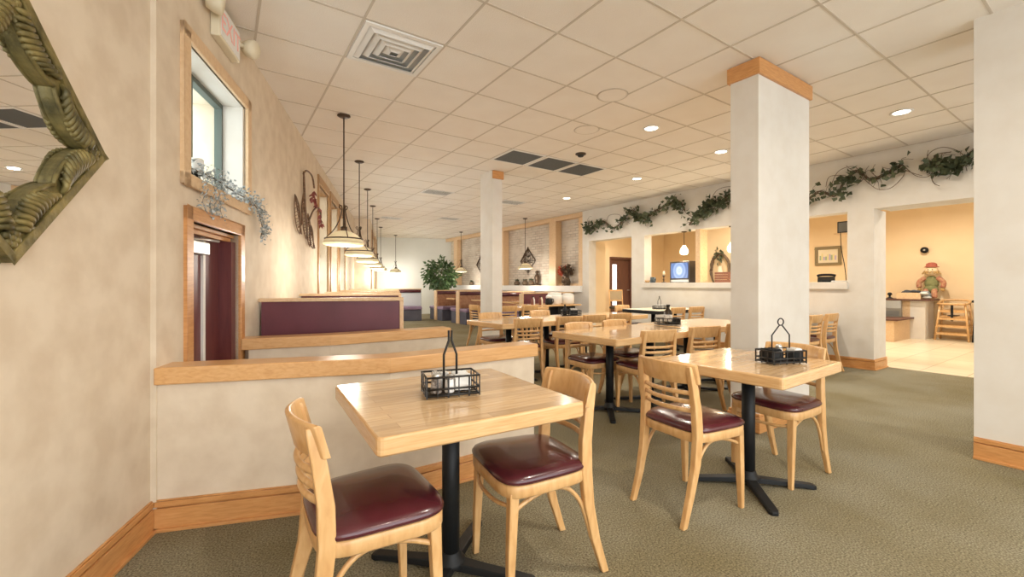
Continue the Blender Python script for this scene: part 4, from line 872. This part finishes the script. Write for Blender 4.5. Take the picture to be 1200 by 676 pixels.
# ------------------------------------------------------------------ hall beyond the wide opening
t = thing('reception_counter', 'two level reception counter with pale sides beyond the wide opening', 'counter', (12.72, 0, 0))
MB().b2((-0.05, 2.80, 0.0), (0.58, 3.6, 0.84)).build('high_body', PLW, t, bevel=.004); MB().b2((-0.12, 2.70, 0.84), (0.6, 3.65, 0.875)).build('high_top', DBROWN, t, bevel=.004)
m = MB(); m.b2((-1.1, 3.05, 0.0), (-0.05, 3.6, 0.44)); lb_ = m.build('low_body', PALEW, t, bevel=.004); MB().b2((-1.15, 2.98, 0.44), (-0.05, 3.65, 0.475)).build('low_top', DBROWN, t, bevel=.004)
MB().b2((-0.055, 3.05, 0.475), (-0.05, 3.6, 0.84)).build('front_panel', PALEW, t)
t = thing('cash_register', 'grey machine on the low end of the reception counter', 'machine', (12.45, 3.3, 0.4755), R(10))
MB().sweep([[(-.17, -.16, 0), (.17, -.16, 0), (.17, .16, 0), (-.17, .16, 0)], [(-.17, -.16, .2), (.17, -.16, .2), (.17, .16, .2), (-.17, .16, .2)], [(-.05, -.15, .36), (.15, -.15, .36), (.15, .15, .36), (-.05, .15, .36)]], smooth=False).build('body', nmat('machine_grey', (.22, .21, .18), .5), t, bevel=.01); MB().b2((-.172, -.13, .03), (-.168, .13, .14)).build('drawer', GREY, t)
t = thing('cardboard_box', 'open brown box on top of the reception counter', 'box', (12.78, 3.08, 0.8755), R(5))
m = MB(); m.b2((-.15, -.2, 0), (.15, .2, .01)); m.b2((-.15, -.2, .01), (-.14, .2, .14)); m.b2((.14, -.2, .01), (.15, .2, .14)); m.b2((-.14, -.2, .01), (.14, -.19, .14)); m.b2((-.14, .19, .01), (.14, .2, .14)); m.build('body', PALEW, t)
m = MB()
for k in range(10): m.ball((random.uniform(-.1, .1), random.uniform(-.14, .14), .12+random.uniform(0, .05)), (.05, .06, .035), 8)
m.build('folded_cloths', [nmat('cloth_dark', (.05, .06, .07), .8)], t)
t = thing('cloth_bundle', 'grey and white bundle of cloths beside the brown box', 'cloths', (12.72, 2.78, 0.8755))
for k in range(6): m = MB(); m.ball((random.uniform(-.08, .08), random.uniform(-.06, .06), .04+.022*k), (.09-.006*k, .08, .03), 10); m.build('cloth', nmat('cloth_%s' % 'abcdef'[k], [(.55, .55, .54), (.12, .16, .18), (.6, .6, .6), (.2, .24, .26), (.68, .66, .62), (.3, .33, .34)][k], .8), t)
t = thing('counter_bell', 'small dark desk ornament at the left of the counter top', 'ornament', (12.85, 3.45, 0.8755)); MB().lathe([(.06, 0), (.06, .01), (.02, .03), (.02, .07), (.05, .09), (.03, .13), (0, .14)], 14).build('body', BLACK, t)
# scarecrow doll leaning on the wall at the back of the counter
t = thing('scarecrow_doll', 'plush scarecrow doll with a red hat sitting up against the tan wall', 'doll', (13.14, 2.80, 0.925))
STRAW = mottled('straw', (.42, .26, .09), (.55, .36, .15), 40, .9); PLAID = mottled('plaid', (.36, .12, .08), (.5, .3, .16), 25, .9)
GRN = mottled('doll_green', (.16, .17, .07), (.24, .24, .1), 20, .9)
m = MB(); m.ball((0, 0, .30), (.09, .12, .17), 14); m.ball((-.03, 0, .16), (.1, .13, .1), 12); m.build('shirt', GRN, t)
m = MB(); m.ball((-.02, 0, .58), (.095, .11, .115), 16); hd = m.build('head', nmat('doll_face', (.80, .62, .40), .8), t)
m = MB(); m.ball((-.105, -.035, .60), .012, 8); m.ball((-.105, .035, .60), .012, 8); m.tube(spline([(-.10, -.045, .555), (-.112, 0, .535), (-.10, .045, .555)], 4), .005); m.build('face_features', BLACK, hd)
m = MB(); m.lathe([(0.125, .655), (.13, .66), (.095, .68), (.09, .73), (.05, .76), (0, .765)], 20, (0, 0, 0)); m.build('hat', nmat('hat_red', (.36, .10, .06), .8), t)
m = MB()
for k in range(80):
    a = random.uniform(0, 2*PI); m.leaf((.0+.09*math.cos(a), .1*math.sin(a), .60), (.6*math.cos(a), .6*math.sin(a), -1), .12, .009)
m.build('straw_hair', STRAW, t, fix=False)
for s in (-1, 1):
    m = MB(); m.tube(spline([(-.01, s*.10, .42), (-.03, s*.20, .32), (-.05, s*.19, .20)], 5), [.05]*5+[.046]*5+[.04]); m.build('arm', PLAID, t)
    m = MB(); m.tube(spline([(-.02, s*.06, .16), (-.12, s*.07, .12), (-.17, s*.08, .02), (-.17, s*.08, -.0)], 5), .05); m.build('leg', PLAID, t)
    MB().ball((-.05, s*.19, .16), (.035, .035, .045), 10).build('hand', STRAW, t)
# high chair
t = thing('high_chair', 'wooden restaurant high chair with slatted ladder front, against the tan wall', 'high chair', (13.0, 2.42, 0), R(90))
for sx in (-1, 1):
    m = MB(); m.tube([(sx*.26, .20, 0), (sx*.19, .12, .78)], .020, 8); m.build('leg', CHW, t); m = MB(); m.tube([(sx*.26, -.22, 0), (sx*.20, -.16, .86)], .020, 8); m.build('leg', CHW, t)
m = MB()
for z in (.12, .28, .44, .60): k = z/.78; x = .26-.07*k; y = .20-.08*k; m.b2((-x, y-.012, z), (x, y+.012, z+.05)); m.b2((-x-.012, -.20, z+.0), (-x+.012, y, z+.035)); m.b2((x-.012, -.20, z+.0), (x+.012, y, z+.035)); m.b2((-x, -.21+.05*k, z), (x, -.19+.05*k, z+.05))
m.build('rungs', CHW, t); MB().b2((-.2, -.16, .50), (.2, .13, .525)).build('seat', CHW, t)
m = MB(); m.tube(spline([(-.20, .15, .78), (-.23, 0, .80), (-.2, -.16, .85), (0, -.19, .86), (.2, -.16, .85), (.23, 0, .80), (.20, .15, .78), (0, .17, .78), (-.2, .15, .78)], 5), .022, 8); m.build('top_hoop', CHW, t)
m = MB(); m.b2((-.02, .15, .42), (.02, .165, .78)); m.b2((-.07, -.1, .525), (.07, .14, .54)); m.build('strap', BLACK, t)
# dark stool at the edge of the opening
t = thing('bar_stool', 'dark stool partly hidden by the right hand pier', 'stool', (13.02, 1.93, 0))
MB().box((0, 0, .845), (.36, .40, .05)).build('seat', BLACK, t, bevel=.01)
for sx in (-1, 1):
    for sy in (-1, 1): m = MB(); m.tube([(sx*.17, sy*.18, 0), (sx*.13, sy*.14, .82)], .02, 8); m.build('leg', BLACK, t)
m = MB(); m.b2((-.16, -.17, .2), (-.14, .17, .23)); m.b2((.14, -.17, .2), (.16, .17, .23)); m.b2((-.16, -.17, .3), (.16, -.15, .33)); m.b2((-.16, .15, .3), (.16, .17, .33)); m.build('stretcher', BLACK, t)
t = thing('wall_sensor', 'small dark round fitting on the tan wall above the doll', 'wall fitting', (13.35, 2.95, 1.98)); m = MB(); Mk = Matrix.Rotation(-PI/2, 4, 'Y'); m.lathe([(.05, 0), (.05, .015), (.03, .03), (.07, .05), (.07, .08), (0, .09)], 16, M=Mk); m.build('body', BLACK, t); MB().lathe([(.02, .09), (.02, .1), (0, .1)], 12, M=Mk).build('lens', CHROME, t)
# hall door beyond the doorway
t = bpy.data.objects.new('door_2', None); COL.objects.link(t); struct(t); t.location = (11.075, 10.0, 0)
m = MB()
for q in [((-.525, 0), (-.46, 2.1)), ((.46, 0), (.525, 2.1)), ((-.46, 2.03), (.46, 2.1))]: m.b2((q[0][0], -.03, q[0][1]), (q[1][0], .2, q[1][1]))
m.build('door_frame', DBROWN, t); m = MB(); m.b2((-.46, .05, 0), (-.34, .1, 2.03)); m.b2((-.12, .05, 0), (.46, .1, 2.03)); m.b2((-.34, .05, 0), (-.12, .1, .5)); m.b2((-.34, .05, 1.86), (-.12, .1, 2.03)); m.build('door_leaf', DBROWN, t)
MB().b2((-.34, .07, .5), (-.12, .08, 1.86)).build('door_lite', LITE, t); MB().tube([(.4, .03, 1.0), (.4, -.02, 1.0), (.3, -.02, 1.0)], .012).build('door_handle', CHROME, t)
t = thing('cane_chair', 'woven cane backed chair in front of the brown hall door', 'chair', (10.3, 9.35, 0), R(180-20))
m = MB(); 
for sx in (-1, 1): m.tube([(sx*.22, -.2, 0), (sx*.22, -.2, .45), (sx*.22, -.26, 1.02)], .02, 8); m.tube([(sx*.22, .2, 0), (sx*.22, .2, .45)], .02, 8)
m.b2((-.22, -.27, .98), (.22, -.23, 1.03)); m.b2((-.22, -.24, .66), (.22, -.20, .70)); m.build('frame', CHW, t); MB().b2((-.24, -.22, .43), (.24, .24, .5)).build('seat', BLACK, t, bevel=.015)
MB().b2((-.21, -.245, .70), (.21, -.235, .98)).build('cane_back', mottled('cane', (.5, .4, .26), (.32, .25, .15), 90, .7), t)
# ------------------------------------------------------------------ ledge ornaments below the brick wall
def diamond(label, v):
    t = thing('diamond_grille', label, 'wall decor', (7.8, v, 1.91)); a = 0.43
    m = MB()
    for k in (1.0, 0.88): m.tube([(-.03, 0, a*k), (-.03, a*k*.96, 0), (-.03, 0, -a*k), (-.03, -a*k*.96, 0), (-.03, 0, a*k)], .014, 6)
    m.build('frame', BRONZE, t)
    m = MB()
    for s in (-1, 1):
        for q in (-1, 1):
            m.tube(spline([(-.03, s*.02, 0), (-.03, s*.1, q*.06), (-.03, s*.2, q*.05), (-.03, s*.22, q*.14), (-.03, s*.12, q*.18), (-.03, s*.05, q*.12)], 5), .009, 5); m.tube(spline([(-.03, 0, q*.1), (-.03, s*.06, q*.2), (-.03, s*.02, q*.3), (-.03, 0, q*.36)], 5), .009, 5)
    m.tube([(-.03, 0, -a), (-.03, 0, a)], .009, 5); m.tube([(-.03, -a*.9, 0), (-.03, a*.9, 0)], .009, 5)
    for k in range(-3, 4): m.tube([(-.03, k*.11, -(a-abs(k*.11))*.9), (-.03, k*.11, (a-abs(k*.11))*.9)], .006, 4)
    m.build('scrollwork', BRONZE, t)
diamond('diamond shaped iron grille on the brick behind the right hanging lamp', 10.72)
diamond('diamond shaped iron grille on the brick half hidden by the slim column', 13.55)
t = thing('dried_bouquet', 'dried bouquet with red flowers on the ledge by the right brick panel', 'flowers', (7.69, 8.80, 1.161))
MB().lathe([(.05, 0), (.075, .04), (.08, .12), (.045, .2), (.055, .23), (.045, .23), (0, .05)], 18).build('vase', TWIG, t)
m = MB(); mr = MB()
for k in range(60):
    d_ = Vector((min(0, random.gauss(-.15, .3)), random.gauss(0, .55), 1)).normalized(); L_ = random.uniform(.2, .36)
    m.tube([(0, 0, .2), d_*L_*.6+Vector((0, 0, .2)), d_*L_+Vector((0, 0, .18))], .004, 4); e = d_*L_+Vector((0, 0, .18)); e.x = min(e.x, 0.0)
    for q in range(5): (mr if d_.y > 0.25 else m).leaf(e, (min(.3, random.gauss(-.3, .5)), random.gauss(0, 1), random.gauss(0, 1)), .085, .025)
for k in range(30): m.leaf((random.uniform(-.1, 0), random.gauss(0, .08), random.uniform(0.02, .2)), (random.gauss(-.5, .3), random.gauss(0, 1), random.gauss(0, .7)), .1, .03)
m.build('stems', TWIG, t, fix=False); mr.build('red_flowers', nmat('flower_red', (.5, .09, .04), .7), t, fix=False)
for k, (v, kind, lb) in enumerate([(10.15, 'x', 'dark figurine on the ledge under the diamond grille'), (10.75, 'p', 'round pot on the ledge left of the dark figurine'), (11.2, 'p', 'low pot on the ledge nearest the slim column'), (10.45, 'p', 'small squat pot on the ledge beside the figurine'), (14.2, 'p', 'small pot on the ledge left of the slim column')]):
    if kind == 'x':
        t = thing('figurine', lb, 'figurine', (7.68, v, 1.161)); MB().lathe([(.12, 0), (.12, .03), (.05, .05), (.07, .15), (.09, .24), (.05, .32), (.03, .34)], 14).build('body', BRONZE, t); MB().ball((0, 0, .39), .055, 12).build('head', BRONZE, t)
    else:
        t = thing('clay_pot', lb, 'pot', (7.68, v, 1.161), 0, 'pots on the ledge'); s = random.uniform(.8, 1.1); MB().lathe([(.06*s, 0), (.10*s, .05*s), (.09*s, .10*s), (.05*s, .13*s), (.06*s, .15*s), (.05*s, .15*s), (0, .04)], 16).build('body', TWIG, t); m = MB()
        for q in range(14): m.leaf((0, 0, .13*s), (random.gauss(0, .7), random.gauss(0, 1), .7), .1, .025)
        m.build('foliage', LEAFD, t, fix=False)
# big ficus in the far corner
t = thing('potted_ficus', 'large green leafy plant behind the booths in the far corner', 'plant', (6.72, 14.75, 0))
MB().lathe([(.16, 0), (.2, .02), (.24, .36), (.25, .38), (.22, .38), (.2, .34), (0, .33)], 20).build('pot', BRONZE, t)
m = MB()
for k in range(9): a = k*2*PI/9; m.tube(spline([(0.02*math.cos(a), .02*math.sin(a), .33), (.06*math.cos(a+.5), .06*math.sin(a+.5), .9), (.3*math.cos(a), .3*math.sin(a), 1.4), (.45*math.cos(a+.2), .45*math.sin(a+.2), 1.75)], 5), .012, 5)
m.build('stems', TWIG, t)
m = MB()
for k in range(1500):
    d_ = Vector((random.gauss(0, 1), random.gauss(0, 1), random.gauss(0, 1))).normalized(); r_ = random.uniform(.25, 1)**.5
    c_ = 0.82+0.62*noise.noise(d_*2.3+Vector((3, 1, 2)))
    p = Vector((0, 0, 1.52))+Vector((d_.x*.66, d_.y*.66, d_.z*.62))*r_*c_*1.1
    m.leaf(p, d_+Vector((random.gauss(0, .5), random.gauss(0, .5), -.5)), random.uniform(.10, .17), random.uniform(.03, .045))
m.build('foliage', LEAF, t, fix=False)
